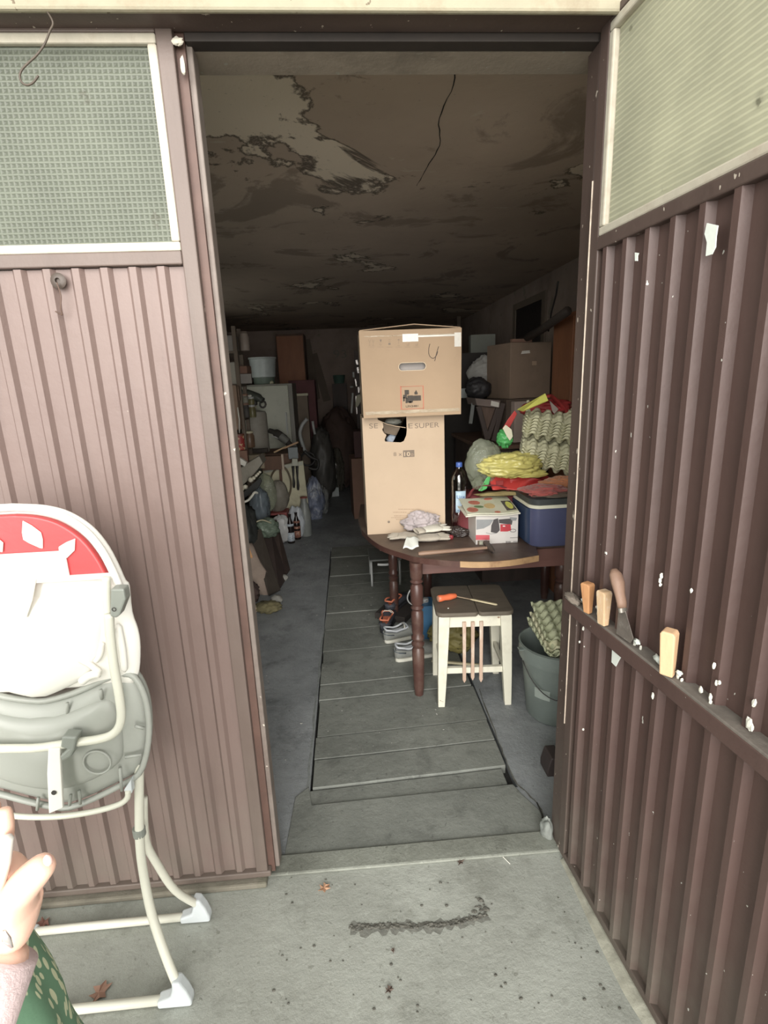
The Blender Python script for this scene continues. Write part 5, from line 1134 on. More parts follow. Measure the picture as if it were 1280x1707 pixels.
# red tray, bags, bottles
rt_ = thing('red_low_bench', 'low dull red plastic bench under the grey bags', 'bench', (-.72, 5.25, 0))
MB().bb(-1.06, -.66, 5.20, 5.41, .278, .300).build('seat', mat('dull_red_plastic', (146, 66, 62), .5, .1, 12), rt_, bevel=.006)
for x in (-1.04, -.68):
    for y in (5.22, 5.39): MB().bb(x-.018, x+.018, y-.018, y+.018, 0, .278).build('leg', MATS['dull_red_plastic'], rt_, bevel=.003)
crumple('grey_sack_upright', 'upright smooth grey brown bag standing on the low red bench', 'bag', mat('smooth_grey_bag', (124, 118, 106), .6, .1, 9, bump=.3, bscale=30), Vector((at(464, 835, 5.3).x, 5.30, .45)), (.11, .09, .17), 101, .12, 1.5, .301, 1, 40, 34)
crumple('white_plastic_bag', 'white plastic bag hanging in front of the low red bench', 'bag', mat('white_film', (176, 176, 174), .4, .06, 12, bump=.6, bscale=24), Vector((at(468, 885, 5.12).x, 5.13, .15)), (.105, .05, .145), 103, .18, 1.8, .002, 1, 50, 36)
crumple('white_bag_behind', 'shiny white bag with handles right behind the beer bottles', 'bag', mat('white_film_blue', (178, 184, 190), .35, .06, 12, bump=.6, bscale=24), Vector((at(494, 872, 5.28).x, 5.30, .17)), (.085, .05, .165), 105, .16, 1.9, .002, 1, 50, 36)
def bottle(name, label, b, mt, H=.255, r=.032, neck=.0125, labs=(), cap=None, group=None, n=28):
    t = thing(name, label, 'bottle', b, group)
    MB().lathe([(.001, 0), (r*.9, 0), (r, .008), (r, H*.58), (r*.9, H*.66), (neck*1.4, H*.80), (neck, H*.86), (neck, H*.96), (neck*1.15, H*.965), (neck*1.15, H*.98), (.001, H*.98)], b, n).build('glass_body', mt, t, smooth=45)
    if cap: MB().lathe([(.001, H*.985), (neck*1.25, H*.97), (neck*1.25, H*.995), (neck, H), (.001, H)], b, 18).build('cap', cap, t, smooth=40)
    for z0, z1, lm, kk in labs: MB().lathe([(r*kk+.0006, H*z0), (r*kk+.0006, H*z1)], b, n, cap=False).build('label', lm, t, smooth=180, solid=.0004)
    return t
m_beer = mat('dark_beer_glass', (34, 26, 24), .12, .2, 12)
m_lw = mat('silver_blue_label', (186, 196, 204), .4, .1, 60, spots=(84, 100, 120), spot_scale=70, spot_th=.60); m_lo = mat('copper_label', (140, 92, 76), .4, .15, 60, spots=(214, 176, 140), spot_scale=70, spot_th=.6)
b0_ = onz(486, 905, 0)
bottle('beer_bottle', 'dark beer bottle with silver blue label, front one of the pair', Vector((b0_.x, b0_.y, .001)), m_beer, .30, .037, .014, ((.08, .38, m_lw, 1), (.60, .68, m_lw, .98)), m_beer)
b1_ = onz(496, 900, 0); bottle('beer_bottle', 'dark beer bottle with copper label, right behind the front one', Vector((b1_.x, b1_.y+.03, .001)), m_beer, .285, .036, .014, ((.08, .34, m_lo, 1), (.40, .50, m_lo, 1), (.62, .70, m_lo, .96)), m_beer)
b2_ = onz(472, 900, 0); bottle('beer_bottle', 'dark beer bottle half hidden behind the leaning boards', Vector((b2_.x, b2_.y-.02, .001)), m_beer, .25, .033, .013, ((.25, .40, m_lw, 1),), m_beer)
jg = bottle('grey_jug', 'tall grey plastic jug leaning by the cream panel', Vector((at(509, 870, 5.34).x, 5.36, .002)), mat('grey_jug_plastic', (128, 132, 128), .4, .1, 12, dirt=(158, 160, 152)), .42, .060, .030, (), mat('red_brown_cap', (140, 62, 52), .5, .1, 20))
boxthing('brick_block', 'small brown block on the floor beside the cream panel foot', 'block', onz(513, 868, .001)+Vector((0, .1, 0)), (.09, .10, .12), mat('tan_block', (140, 116, 94), .9, .1, 12), 10)
# far left shelving with jars, boxes
m_shelf = mat('grey_brown_shelf', (108, 94, 80), .8, .1, 6)
sh = thing('wall_shelf_unit', 'old wooden shelf unit against the left wall, full of jars and boxes', 'shelf', (-1.4, 5.5, 0))
for z in (.95, 1.24, 1.56, 1.86): MB().bb(-1.73, -.98, 5.15, 5.45, z, z+.022).build('shelf_board', m_shelf, sh, bevel=.002)
for x in (-1.71, -1.00):
    for y in (5.17, 5.43): MB().bb(x-.018, x+.018, y-.018, y+.018, 0, 2.1).build('post', m_shelf, sh, bevel=.002)
m_gl = film('cloudy_jar_glass', (170, 166, 150), .5, .1)
def jar(label, x, z, r, h, mt, lid, y=5.24, nm='glass_jar', cat='jar'):
    t = thing(nm, label, cat, (x, y, z)); MB().lathe([(.001, 0), (r*.92, 0), (r, .01), (r, h*.8), (r*.8, h*.9), (r*.8, h), (.001, h)], (x, y, z), 20).build('body', mt, t, smooth=40)
    MB().lathe([(.001, h), (r*.86, h), (r*.86, h+.018), (.001, h+.02)], (x, y, z), 20).build('lid', lid, t, smooth=40); return t
def xs(px, py, y=5.24): return at(px, py, y).x
z3, z2, z1 = 1.883, 1.583, 1.263
boxthing('grey_carton', 'dim grey carton on the top shelf board nearest the door', 'box', (xs(382, 570), 5.28, z3), (.13, .2, .14), mat('dim_grey_card', (142, 136, 130), .8, .08, 9), 5)
jar('tall pale tin on the top shelf board right of the grey carton', xs(408, 575), z3, .045, .155, mat('pale_tin', (150, 136, 124), .5, .08, 12), m_shelf, nm='tall_tin', cat='tin')
boxthing('white_carton', 'whitish carton standing on the second shelf board nearest the door', 'box', (xs(382, 600), 5.28, z2), (.12, .2, .20), mat('whitish_card', (158, 152, 140), .8, .06, 9), 0)
boxthing('flat_grey_box', 'flat grey box on the second shelf board beside the whitish carton', 'box', (xs(403, 600), 5.28, z2), (.14, .2, .09), MATS['dim_grey_card'], 8)
boxthing('brown_carton', 'brown carton on the flat grey box', 'box', (xs(402, 590), 5.28, z2+.093), (.11, .15, .07), m_brnc, -6)
for i, (px_, lab, r, h, mt, lid) in enumerate(((388, 'jar with pale metal lid on the third shelf board nearest the door', .036, .13, m_gl, m_gm), (396, 'brown filled jar with cream lid on the third shelf board', .038, .11, mat('brown_jar', (112, 86, 64), .4, .2, 20), m_crm), (406, 'dark jar with red brown lid in the middle of the third shelf board', .042, .12, m_dark, m_brnc), (416, 'olive jar with grey lid at the right of the third shelf board', .036, .10, mat('olive_jar', (106, 100, 62), .4, .15, 20), m_gm))):
    jar(lab, xs(px_, 640), z1, r, h, mt, lid)
    jar(('cloudy', 'brown', 'small dark', 'small olive')[i]+' little jar stacked on jar number one from the door on the third board'.replace('number one', ('number one', 'number two', 'number three', 'number four')[i]).replace('jar number one', 'the first jar').replace('jar number two', 'the second jar').replace('jar number three', 'the third jar').replace('jar number four', 'the fourth jar').replace(' on the third board', ''), xs(px_, 640), z1+h+.021, r*.85, h*.55, mt if i % 2 else m_gl, lid)
z0 = .973
boxthing('white_gauge_box', 'white box with dark arched window on the lowest shelf board', 'box', (xs(385, 660), 5.2, z0), (.10, .1, .10), m_pap, 0, extra=lambda M, t, d: MB(M).prism([(.03*math.cos(R(a)), -.0515, .04+.03*math.sin(R(a))) for a in range(0, 181, 20)], (0, .002, 0)).build('dark_window', m_dark, t))
jar('big brown jar with cream lid on the lowest shelf board', xs(408, 655), z0, .05, .14, MATS['brown_jar'], m_crm)

# ================= FAR END =================
wr_ = thing('brown_wardrobe', 'tall orange brown wardrobe board at the back left', 'wardrobe', (-.75, 8.0, 0))
wx0, wx1 = at(463, 600, 7.9).x, at(507, 600, 7.9).x
MB().bb(wx0, wx1, 7.9, 7.93, .05, at(480, 560, 7.9).z).build('door', m_orw, wr_, bevel=.003); MB().bb(wx0, wx1+.01, 7.935, 8.4, 0, at(480, 560, 7.9).z+.03).build('body', m_oldwood, wr_, bevel=.003)
MB().lathe([(.001, 0), (.015, 0), (.018, .02), (.001, .03)], (wx1-.05, 7.9, 1.55), 12, Matrix.Rotation(R(90), 3, 'X')).build('knob', m_dark, wr_, smooth=40)
boxthing('maroon_chest', 'dim maroon chest in front of the wardrobe, right of the fridge', 'chest', ((at(487, 640, 7.2).x+at(520, 640, 7.2).x)/2, 7.3, 0), (.34, .4, at(500, 634, 7.2).z), mat('dim_maroon', (104, 56, 58), .7, .1, 8), 0)
boxthing('grey_drawer_stack', 'grey brown box with pale rim beside the fridge edge', 'box', (at(498, 665, 7.0).x, 6.98, 0), (.24, .2, at(498, 656, 7.0).z), mat('grey_brown_card', (130, 114, 98), .8, .08, 9), 0, extra=lambda M, t, d: MB(M).box((0, -.155, d[2]-.012), (.27, .02, .03)).build('rim', m_crm, t, bevel=.003))
for px0, py0, px1, py1, lab in ((510, 566, 527, 665, 'dim grey plank leaning on the back wall beside the wardrobe'), (522, 590, 545, 668, 'dim brown plank leaning on the back wall near the graffiti')):
    p0 = at(px0, py0, 8.55); p1 = at(px1, py1, 8.47)
    tag(MB().bar(p0, p1, .12, .03, (0, 1, 0)).build('leaning_plank', m_shelf, None, bevel=.003), lab, 'plank')
# pale figures chalked on the back wall
t_ = bpy.data.objects['wall_back']; MW[t_.name] = Matrix.Identity(4)
tx('93', 556, 597, 578, .17, mat('chalk_paint', (126, 118, 108), .9, .1, 20), t_, BY-.002)
# blue-white striped bag, dark bulky covered machine with hose, hoses
crumple('striped_bag', 'blue and white striped plastic bag right of the cream panel', 'bag', mat('blue_white_film', (108, 116, 138), .4, .4, 14, dirt=(190, 194, 196), dirt_amt=.9, dscale=18, stretch=(1, 1, .4), bump=.6, bscale=24), Vector((at(521, 815, 6.0).x, 6.05, .22)), (.12, .12, .25), 111, .22, 1.9, .003, 1, 54, 44)
crumple('grey_bag', 'grey plastic bag on the floor behind the striped bag, right side', 'bag', mat('grey_film', (120, 122, 120), .4, .1, 12, bump=.6, bscale=24), Vector((at(537, 828, 6.3).x, 6.30, .16)), (.08, .08, .17), 113, .22, 1.9, .003, 1, 44, 34)
vc = thing('wheeled_machine', 'dark bulky motor machine with pale curved pipe in the dim middle', 'machine', (-.5, 6.9, 0))
c = at(536, 745, 6.6)
MB().blob((c.x, 6.62, .55), (.15, .18, .50), .18, 2.2, 121, 40, 30, True, .01).build('body', mat('dark_grey_machine', (72, 70, 66), .5, .2, 8, dirt=(98, 94, 86), bump=.4), vc, smooth=180)
MB().tube(smoothpath([at(512, 698, 6.35), at(504, 708, 6.35), at(500, 722, 6.35), at(504, 740, 6.35), at(510, 755, 6.38)], 4), .022, 10).build('pale_pipe', m_gm, vc, smooth=180)
MB().tube(smoothpath([at(521, 702, 6.35), at(523, 715, 6.35), at(525, 724, 6.35)], 3), .016, 10).build('chrome_pipe', m_gm, vc, smooth=180)
MB().tube(smoothpath([at(507, 752, 6.3), at(518, 762, 6.3), at(530, 768, 6.3), at(528, 782, 6.3), at(514, 780, 6.3)], 5), .018, 10).build('hose', m_blkr, vc, smooth=180)
MB().tube([at(513+12*math.cos(a*.5), 765+11*math.sin(a*.5), 6.32) for a in range(13)], .012, 8, True).build('wheel', m_blkr, vc, smooth=180)
boxthing('white_paper_box', 'white box on the floor at the end of the aisle', 'box', onz(553, 826, .001)+Vector((0, -.05, 0)), (.19, .10, .13), m_whp, 18)
boxthing('grey_paper_box', 'grey crumpled box standing on the white box at the aisle end', 'box', Vector((onz(553, 826).x+.01, onz(553, 826).y-.05, .133)), (.15, .09, .10), mat('dim_grey_box', (130, 130, 120), .8, .1, 12), -12)
tag(MB().tube([onz(575, 815, .01), at(570, 795, 7.7), at(565, 780, 7.72)], .007, 8).build('chrome_rod', mat('chrome', (220, 220, 215), .12, .03, 20, metal=1.0), None, smooth=180), 'thin shiny chrome rod standing at the end of the aisle', 'rod')
crumple('glossy_film_heap', 'dark glossy plastic film heap in the middle of the back clutter', 'film', mat('glossy_dark_film', (88, 84, 74), .15, .15, 12, bump=.8, bscale=20), Vector((at(556, 785, 7.6).x, 7.62, .30)), (.15, .12, .33), 131, .3, 2.2, .003, 1, 54, 40)
crumple('brown_cover', 'dark brown covered heap in front of the back wall centre', 'heap', mat('dim_brown_cover', (86, 66, 58), .8, .15, 8, bump=.5), Vector((at(562, 700, 7.9).x, 7.92, .60)), (.30, .26, .60), 133, .15, 1.6, .003, 1, 54, 40)
gt = thing('green_tub', 'small dim green tub on top of the brown covered heap', 'tub', (0, 8.4, 1.2)); c = at(565, 628, 8.4)
MB().lathe([(.001, 0), (.075, 0), (.095, .12), (.10, .125), (.09, .125), (.07, .01), (.001, .01)], (c.x, 8.4, c.z-.10), 22, cap=False).build('body', mat('dim_green_plastic', (74, 104, 92), .5, .1, 12), gt, smooth=40)
boxthing('wooden_stand', 'dim stand carrying the green tub', 'stand', (c.x, 8.40, 0), (.22, .22, c.z-.102), m_dkboard, 0)
# coat rack with dangling tools just left of the cartons
rk = thing('tool_rack', 'dark upright rack with dangling shiny tools left of the cartons', 'rack', (.18, 6.9, 0))
MB().bb(at(600, 640, 7.0).x-.06, at(600, 640, 7.0).x+.24, 6.98, 7.02, 0, 1.95).build('back_board', m_dkboard, rk, bevel=.003)
rr = random.Random(17); m_sh = mat('worn_shiny_steel', (170, 164, 160), .3, .1, 20, metal=.6)
for i, (x, y, L) in enumerate(((589, 620, 9), (592, 632, 12), (596, 612, 10), (599, 604, 8), (601, 640, 14), (597, 645, 10), (603, 622, 9), (594, 600, 8), (603, 590, 9), (588, 655, 34), (593, 660, 30), (596, 720, 18))):
    dx = rr.uniform(-2.5, 2.5); w = .007+.006*rr.random()
    MB().bar(at(x, y, 6.93), at(x+dx, y+L, 6.93), w*2, .008).build('dangling_tool', m_sh if i % 3 else m_gm, rk, bevel=.002)
MB().prism([at(x, y, 6.9) for x, y in ((594, 660), (600, 657), (602, 668), (597, 677), (592, 680))], (0, .02, 0)).build('pale_tag', m_crm, rk)
MB().blob(at(586, 645, 6.92), (.022, .012, .012), .1, 2, 3, 12, 8).build('shiny_knob', m_gm, rk, smooth=180)
boxthing('brown_floor_carton', 'dark brown cardboard carton on the floor left behind the tall carton', 'carton', (at(604, 800, 5.9).x+.10, 6.15, .001), (.46, .40, .71), m_brnc, 4)
boxthing('maroon_case', 'dark maroon case standing on the brown floor carton', 'case', (at(602, 740, 5.9).x+.10, 6.15, .714), (.36, .3, .30), mat('dark_maroon_case', (78, 48, 46), .7, .1, 9), 0)

# ================= RIGHT SIDE BACK =================
cab = thing('low_cupboard', 'long dark cupboard along the right wall behind the table', 'cupboard', (1.3, 4.1, 0))
MB().bb(.98, 1.70, 3.75, 4.75, 0, 1.04).build('body', m_dkboard, cab, bevel=.004); MB().bb(.95, 1.72, 3.70, 4.78, 1.042, 1.07).build('top', m_oldwood, cab, bevel=.003)
ch = thing('upturned_chair', 'dark wooden chair turned upside down on the cupboard, legs in V shape', 'chair', (1.25, 3.9, 1.072))
q0 = at(790, 668, 3.85); q1 = at(838, 678, 3.85)
MB().prism([at(792, 664, 3.85), at(834, 668, 3.85), at(833, 680, 3.85), at(795, 676, 3.85)], (0, .30, 0)).build('seat', mat('grey_pink_board', (124, 108, 100), .8, .1, 9), ch, bevel=.003)
for a, b in (((797, 677), (812, 732)), ((830, 680), (812, 732)), ((838, 672), (822, 735))): MB().bar(at(*a, 3.86), at(*b, 3.86), .035, .03, (0, 1, 0)).build('leg', m_dkboard, ch, bevel=.003)
MB().prism([at(799, 677, 3.90), at(827, 680, 3.90), at(815, 724, 3.90), at(808, 722, 3.90)], (0, .02, 0)).build('woven_back', mat('dim_brown_weave', (110, 88, 74), .8, .2, 14, stretch=(6, 1, 1)), ch)
MB().prism([at(x, y, 3.84) for x, y in ((819, 668), (832, 671), (831, 679), (818, 676))], (0, .004, 0)).build('pale_label', m_pap, ch)
bgc = boxthing('large_dim_carton', 'large dim brown carton with pale label above the egg trays', 'carton', Vector((at(876, 660, 4.05).x, 4.25, at(870, 664, 4.05).z)), (.36, .36, .415), mat('dim_brown_carton', (134, 112, 92), .85, .06, 5, dirt=(108, 88, 72)), 14,
    extra=lambda M, t, d: (MB(M).prism([(-.09, -d[1]/2-.001, .33), (-.01, -d[1]/2-.001, .335), (-.015, -d[1]/2-.001, .355), (-.08, -d[1]/2-.001, .352)], (0, .001, 0)).build('label', m_tape2, t), MB(M).box((.03, -d[1]/2-.0008, .26), (.04, .001, .03)).build('print_mark', m_ink2, t), MB(M).box((-.09, -d[1]/2-.0008, d[2]+.012), (.17, .03, .024)).build('bent_flap', m_brnc, t)))
z_ = at(870, 664, 4.05).z
for x in (1.14, 1.56):
    pass
boxthing('wooden_riser', 'dark wooden crate carrying the large dim carton', 'crate', Vector((at(876, 660, 4.05).x+.02, 4.25, 1.072)), (.46, .44, z_-1.074), mat('dim_plank', (92, 76, 64), .8, .12, 7), 10)
boxthing('pale_ledge_box', 'pale tall box on the cupboard under the left corner of the large carton', 'box', (at(868, 672, 3.82).x, 3.86, 1.072), (.10, .06, .30), mat('pinkish_card', (160, 142, 130), .8, .06, 9), 10)
crumple('white_sack', 'dim white fabric sack left of the large carton', 'sack', mat('dim_white_fabric', (168, 166, 160), .9, .06, 9, bump=.7, bscale=20), at(806, 622, 4.5), (.13, .10, .13), 141, .22, 2, None, 1, 50, 36)
boxthing('white_pillow_box', 'whitish box above the white sack at back right', 'box', at(803, 590, 5.35)-Vector((0, 0, .0)), (.24, .15, .18), mat('dim_white_box', (140, 142, 132), .8, .06, 9), -6)
crumple('black_bag', 'black bag between white sack and the upturned chair', 'bag', mat('black_bag_plastic', (50, 48, 50), .5, .15, 9, bump=.5, bscale=24), at(797, 648, 4.2), (.10, .08, .09), 143, .2, 2, None, 1, 40, 30)
boxthing('tall_dark_chest', 'tall dark chest on which the white sack lies', 'chest', (1.24, 5.3, 0), (.70, .60, at(803, 590, 5.35).z-.002), mat('very_dark_chest', (58, 52, 48), .7, .12, 7), 0)
boxthing('grey_parcel', 'small pale grey parcel just right of the upper carton corner', 'parcel', at(775, 663, 4.6), (.09, .08, .08), m_whp, 0)
MB().bar(at(789, 670, 4.0), at(784, 706, 4.0), .026, .01, (0, 1, 0)).build('dangling_strip', mat('dim_pale_strip', (128, 130, 126), .6, .1, 12), ch)
# orange brown cupboard close to the right jamb
cu = thing('veneer_cupboard', 'orange brown veneered cupboard against the right wall near the door', 'cupboard', (1.5, 3.1, 0))
MB().bb(1.44, 1.74, 2.95, 3.65, .001, 1.93).build('body', m_orw, cu, bevel=.004); MB().bb(1.422, 1.436, 3.00, 3.30, .1, 1.90).build('door', m_orw, cu, bevel=.002); MB().bb(1.422, 1.436, 3.31, 3.62, .1, 1.90).build('door', m_orw, cu, bevel=.002)
q = at(943, 604, 3.0); MB().bar((1.410, 3.02, q.z), (1.410, 3.12, q.z+.01), .008).build('door_pull', m_gm, cu)
boxthing('framed_grey_board', 'grey white board hanging on the right wall behind the cupboard', 'board', (1.735, 4.15, 1.62), (.02, .34, .34), mat('dim_grey_board', (140, 130, 122), .8, .06, 9), 0)
win = struct('window_3', MB().bb(WX-.02, WX-.001, 4.62, 4.70, 1.62, 2.25), m_shelf); 
for y0, y1, z0_, z1_ in ((5.42, 5.50, 1.62, 2.25), (4.70, 5.42, 1.62, 1.68), (4.70, 5.42, 2.19, 2.25)): MB().bb(WX-.02, WX-.001, y0, y1, z0_, z1_).build('frame_bar', m_shelf, win)
MB().bb(WX-.012, WX-.002, 4.70, 5.42, 1.68, 2.19).build('dark_opening_pane', mat('black_pane', (36, 32, 32), .4, .1, 9), win)  # darkness of the window opening painted as a near-black panel
tag(MB().tube([at(862, 572, 4.3), at(905, 548, 3.7), at(945, 519, 3.1)], .028, 10).build('diagonal_pipe', mat('dark_pipe', (60, 50, 44), .7, .15, 9), None, smooth=180), 'dark sloping pipe along the upper right wall', 'pipe')
tag(MB().tube([at(914, 552, 3.8), at(919, 520, 3.7), at(927, 490, 3.5), at(930, 470, 3.4)], .006, 6).build('black_cable', m_blkr, None, smooth=180), 'thin black cable running up the right wall above the pipe', 'cable')
tag(MB().bar((at(764, 520, 7.5).x, 7.5, CZ-.002), (at(764, 545, 7.5).x, 7.5, 0), .05).build('thin_post', m_shelf, None), 'thin dim post behind the upper right corner of the top carton', 'post')
# ================= TOOLS STUCK IN THE RAIL OF THE OPEN LEAF =================
MRi = MR.inverted()
def lf(px, py, off=-.012): q = MRi @ onleaf(px, py, off); return q
m_peg1 = mat('orange_pine', (196, 138, 84), .65, .1, 12, dirt=(158, 96, 58), dirt_amt=.6, dscale=20, stretch=(3, 3, 1), bump=.2)
m_peg2 = mat('pale_pine', (206, 170, 128), .65, .08, 12, dirt=(214, 206, 190), dirt_amt=.7, dscale=22, stretch=(2, 2, 1), bump=.2)
m_peg3 = mat('fresh_pine', (222, 178, 132), .65, .06, 12, dirt=(196, 146, 100), dirt_amt=.4, stretch=(3, 3, 1))
def peg(name, label, top, bot, wt, wb, dt, mt, chip=0, tw=20):
    a, b = lf(*top), lf(*bot); b.z = max(b.z, .9295); t = thing(name, label, 'wooden peg', MR @ b)
    rings = []
    for k, (f, e) in enumerate(((0, 0), (.25, 0), (.6, 0), (.93, 0), (1, -.004))):
        c = b.lerp(a, f); w = (wb+(wt-wb)*f)/2+e; d = dt*(.6+.4*f)/2; an = R(tw)
        pts = []
        for sx, sy in ((-1, -1), (1, -1), (1, 1), (-1, 1)):
            x, y = sx*w, sy*d; pts.append(MR @ Vector((c.x+x*math.cos(an)-y*math.sin(an), c.y-.006+x*math.sin(an)+y*math.cos(an), c.z)))
        rings.append(pts)
    MB().rings(rings).build('shaft', mt, t, bevel=.003); return t
peg('wooden_wedge', 'orange pine wedge stuck in the door rail, leftmost of the tools', (983, 971), (983, 1024), .030, .018, .026, m_peg1)
peg('wooden_wedge', 'paint splashed pine wedge between the orange wedge and the scraper', (1011, 984), (1008, 1046), .030, .024, .028, m_peg2, tw=12)
peg('wooden_wedge', 'square pale pine stick standing alone in the door rail at right', (1121, 1050), (1116, 1124), .030, .026, .030, m_peg3, tw=35)
sc_ = thing('paint_scraper', 'old paint scraper with rounded wooden handle, blade down in the rail', 'scraper', MR @ lf(1040, 1070))
hp_ = [lf(x, y, -.020) for x, y in ((1023, 949), (1026, 958), (1030, 972), (1033, 990), (1036, 1004), (1037, 1013))]
MB().tube([MR @ p for p in hp_], [.008, .0155, .0165, .0125, .012, .011], 14, flat=.75).build('handle', mat('worn_brown_handle', (140, 108, 88), .6, .12, 14, dirt=(104, 78, 64), dirt_amt=.5, stretch=(2, 2, .6)), sc_, smooth=180)
MB().tube([MR @ lf(1037, 1012, -.02), MR @ lf(1038, 1019, -.019)], .0135, 14, flat=.6).build('ferrule', mat('dull_ferrule', (150, 142, 132), .4, .1, 20, metal=.6), sc_, smooth=50)
bl = [lf(x, y, -.018) for x, y in ((1031, 1018), (1042, 1019), (1055, 1064), (1050, 1072), (1027, 1056))]
MB().prism([MR @ p for p in bl], (MR.to_3x3() @ Vector((0, .0015, 0)))).build('blade', mat('scraped_steel', (128, 118, 110), .45, .25, 20, dirt=(200, 196, 186), dirt_amt=.5, dscale=30, metal=.3), sc_)
mb = MB()
for px, py, s_ in ((1062, 1070, .010), (1096, 1098, .012), (1132, 1122, .008), (999, 1018, .008), (972, 1000, .007)):
    q = lf(px, py, -.010); q.z = max(q.z, .932); mb.blob(MR @ q, (.005, s_, s_*.6), .5, 3, px, 12, 8, True)
mb.build('plaster_crumbs', m_scrap, dR, smooth=180)['kind'] = 'stuff'
q = lf(962, 1003, -.012); MB().blob(MR @ Vector((.035, -.014, .934)), (.016, .038, .009), .5, 3, 4, 20, 12, True).build('grime_clump', mat('grey_grime', (128, 116, 104), .95, .15, 30, bump=.6), dR, smooth=180)

# ================= HOOK ON THE LEFT =================
hkp = [at(84, 24, 1.33), at(88, 36, 1.315), at(83, 52, 1.31), at(74, 74, 1.305), at(61, 92, 1.30), at(46, 106, 1.30), at(36, 117, 1.30), at(33, 128, 1.30), at(37, 138, 1.30), at(46, 142, 1.30), at(56, 137, 1.30), at(64, 126, 1.30)]
hkp[0] = Vector((hkp[0].x, 1.302, hkp[0].z))
tag(MB().tube(smoothpath(hkp, 5), .0021, 8).build('wire_hook', mat('dark_rusty_wire', (72, 60, 48), .6, .2, 30), None, smooth=180), 'bent dark wire hook hanging over the left window', 'hook')
# dry leaves and chips on the yard
m_leaf = mat('dry_leaf', (170, 128, 96), .8, .2, 30, bump=.4); m_leaf2 = mat('dark_dry_leaf', (84, 68, 58), .8, .2, 30)
def dry(px, py, r, rz, lab, mt, pts, nm='dry_leaf', cat='leaf'):
    c = onz(px, py, .004); mb = MB(); n = len(pts); vs = [Vector((0, 0, .004))]+[Vector((x*r, y*r, .002+.006*((i*7) % 3)/2)) for i, (x, y) in enumerate(pts)]
    M = XF((c.x, c.y, .001), rz); mb.xf = M; mb.add(vs, [(0, i+1, (i+1) % n+1) for i in range(n)])
    return tag(mb.build(nm, mt, None, solid=.0008), lab, cat)
maple = ((-1, -.2), (-.5, -.1), (-.6, .5), (-.1, .3), (.1, .9), (.4, .3), (1, .4), (.7, -.1), (1, -.5), (.3, -.4), (0, -.9), (-.3, -.5))
dry(540, 1480, .020, 10, 'pale orange dry leaf on the yard concrete left of the scar', m_leaf, maple)
dry(767, 1437, .014, 40, 'small dark dry leaf just in front of the threshold', m_leaf2, maple)
dry(165, 1655, .030, 60, 'brownish dry leaf on the yard between the high chair feet', mat('brownish_leaf', (150, 112, 92), .8, .2, 30), maple)
dry(72, 1540, .022, 150, 'reddish dry leaf by the sill behind the high chair bar', mat('reddish_leaf', (150, 102, 88), .8, .2, 30), maple)
dry(648, 1650, .012, 20, 'tiny dark curled leaf at the bottom middle of the yard', m_leaf2, maple)
dry(655, 1585, .007, 80, 'tiny black chip on the yard below the scar', m_leaf2, maple, 'dark_chip', 'chip')
tag(MB().tube([onz(636, 1452, .003), onz(650, 1455, .004)], .0012, 5).build('thin_twig', m_leaf2, None), 'tiny thin twig lying in front of the threshold', 'twig') if False else None
tag(MB().tube([onz(833, 1423, .002), onz(850, 1440, .003)], .0014, 5).build('straw', m_pap, None), 'thin pale straw lying near the threshold', 'straw')

# ================= FOLDED HIGH CHAIR =================
m_tube = mat('white_painted_tube', (214, 212, 196), .32, .03, 6, spots=(150, 110, 84), spot_scale=18, spot_th=.76)
m_shell = mat('grey_shell_plastic', (158, 160, 152), .42, .03, 5, dirt=(176, 178, 172), dirt_amt=.4, dscale=3, bump=.05)
m_shd = mat('grey_joint_plastic', (134, 138, 130), .45, .04, 9)
m_wf = mat('white_vinyl', (232, 228, 220), .45, .02, 5, bump=.1, bscale=20)
m_redv = mat('red_vinyl', (214, 62, 66), .4, .06, 5, dirt=(180, 60, 60), dirt_amt=.4, dscale=9)
m_foot = mat('grey_white_foot_plastic', (196, 202, 204), .4, .03, 9)
Yc = 1.12
hc_ = thing('high_chair', 'folded white and grey baby high chair with red top, standing against the left leaf', 'high chair', (-.70, 1.14, 0))
xc = -.748
def hcm(mb, name, mt, **k): return mb.build(name, mt, hc_, **k)
def mir(p): return Vector((2*xc-p.x, p.y, p.z))
def poly_sym(pts): return pts+[mir(p) for p in reversed(pts)]
# backrest: padded arch
right = [at(*p, Yc) for p in ((25, 845), (60, 847), (95, 855), (125, 870), (150, 890), (172, 918), (188, 948), (200, 975), (207, 985))]
low = [at(*p, Yc) for p in ((212, 1030), (222, 1060), (226, 1090), (224, 1130), (215, 1150))]
outl = smoothpath(right+low, 3)
def pad(outline, ycen, thick, name, mt, zc=None, shrink=1.0, nr=7, par=None):
    outline = [p for p in outline if p.x > xc+.004]
    full = poly_sym([p.copy() for p in outline]); zc = zc if zc is not None else sum(p.z for p in full)/len(full)
    cen = Vector((xc, ycen, zc)); mb = MB(); rings = []
    for sgn in (1, -1):
        rs = []
        for k in range(nr):
            f = k/(nr-1); sc = math.cos(f*math.pi/2); rr_ = (1-(1-sc)) if False else 1-(f**3)
            off = thick*math.sqrt(max(0, 1-(rr_)**4))
            rs.append([Vector((cen.x+(p.x-cen.x)*rr_*shrink, ycen+sgn*off, cen.z+(p.z-cen.z)*rr_*shrink)) for p in full])
        if sgn == 1: rings = list(reversed(rs))
        else: rings += rs[1:]
    return mb.rings(rings, True).build(name, mt, par or hc_, smooth=180)
pad(outl, Yc+.03, .030, 'backrest', m_wf, 1.12)
arch = [p for p in smoothpath(right, 4) if p.x > xc]; archf = [mir(p) for p in reversed(arch[1:])]+arch
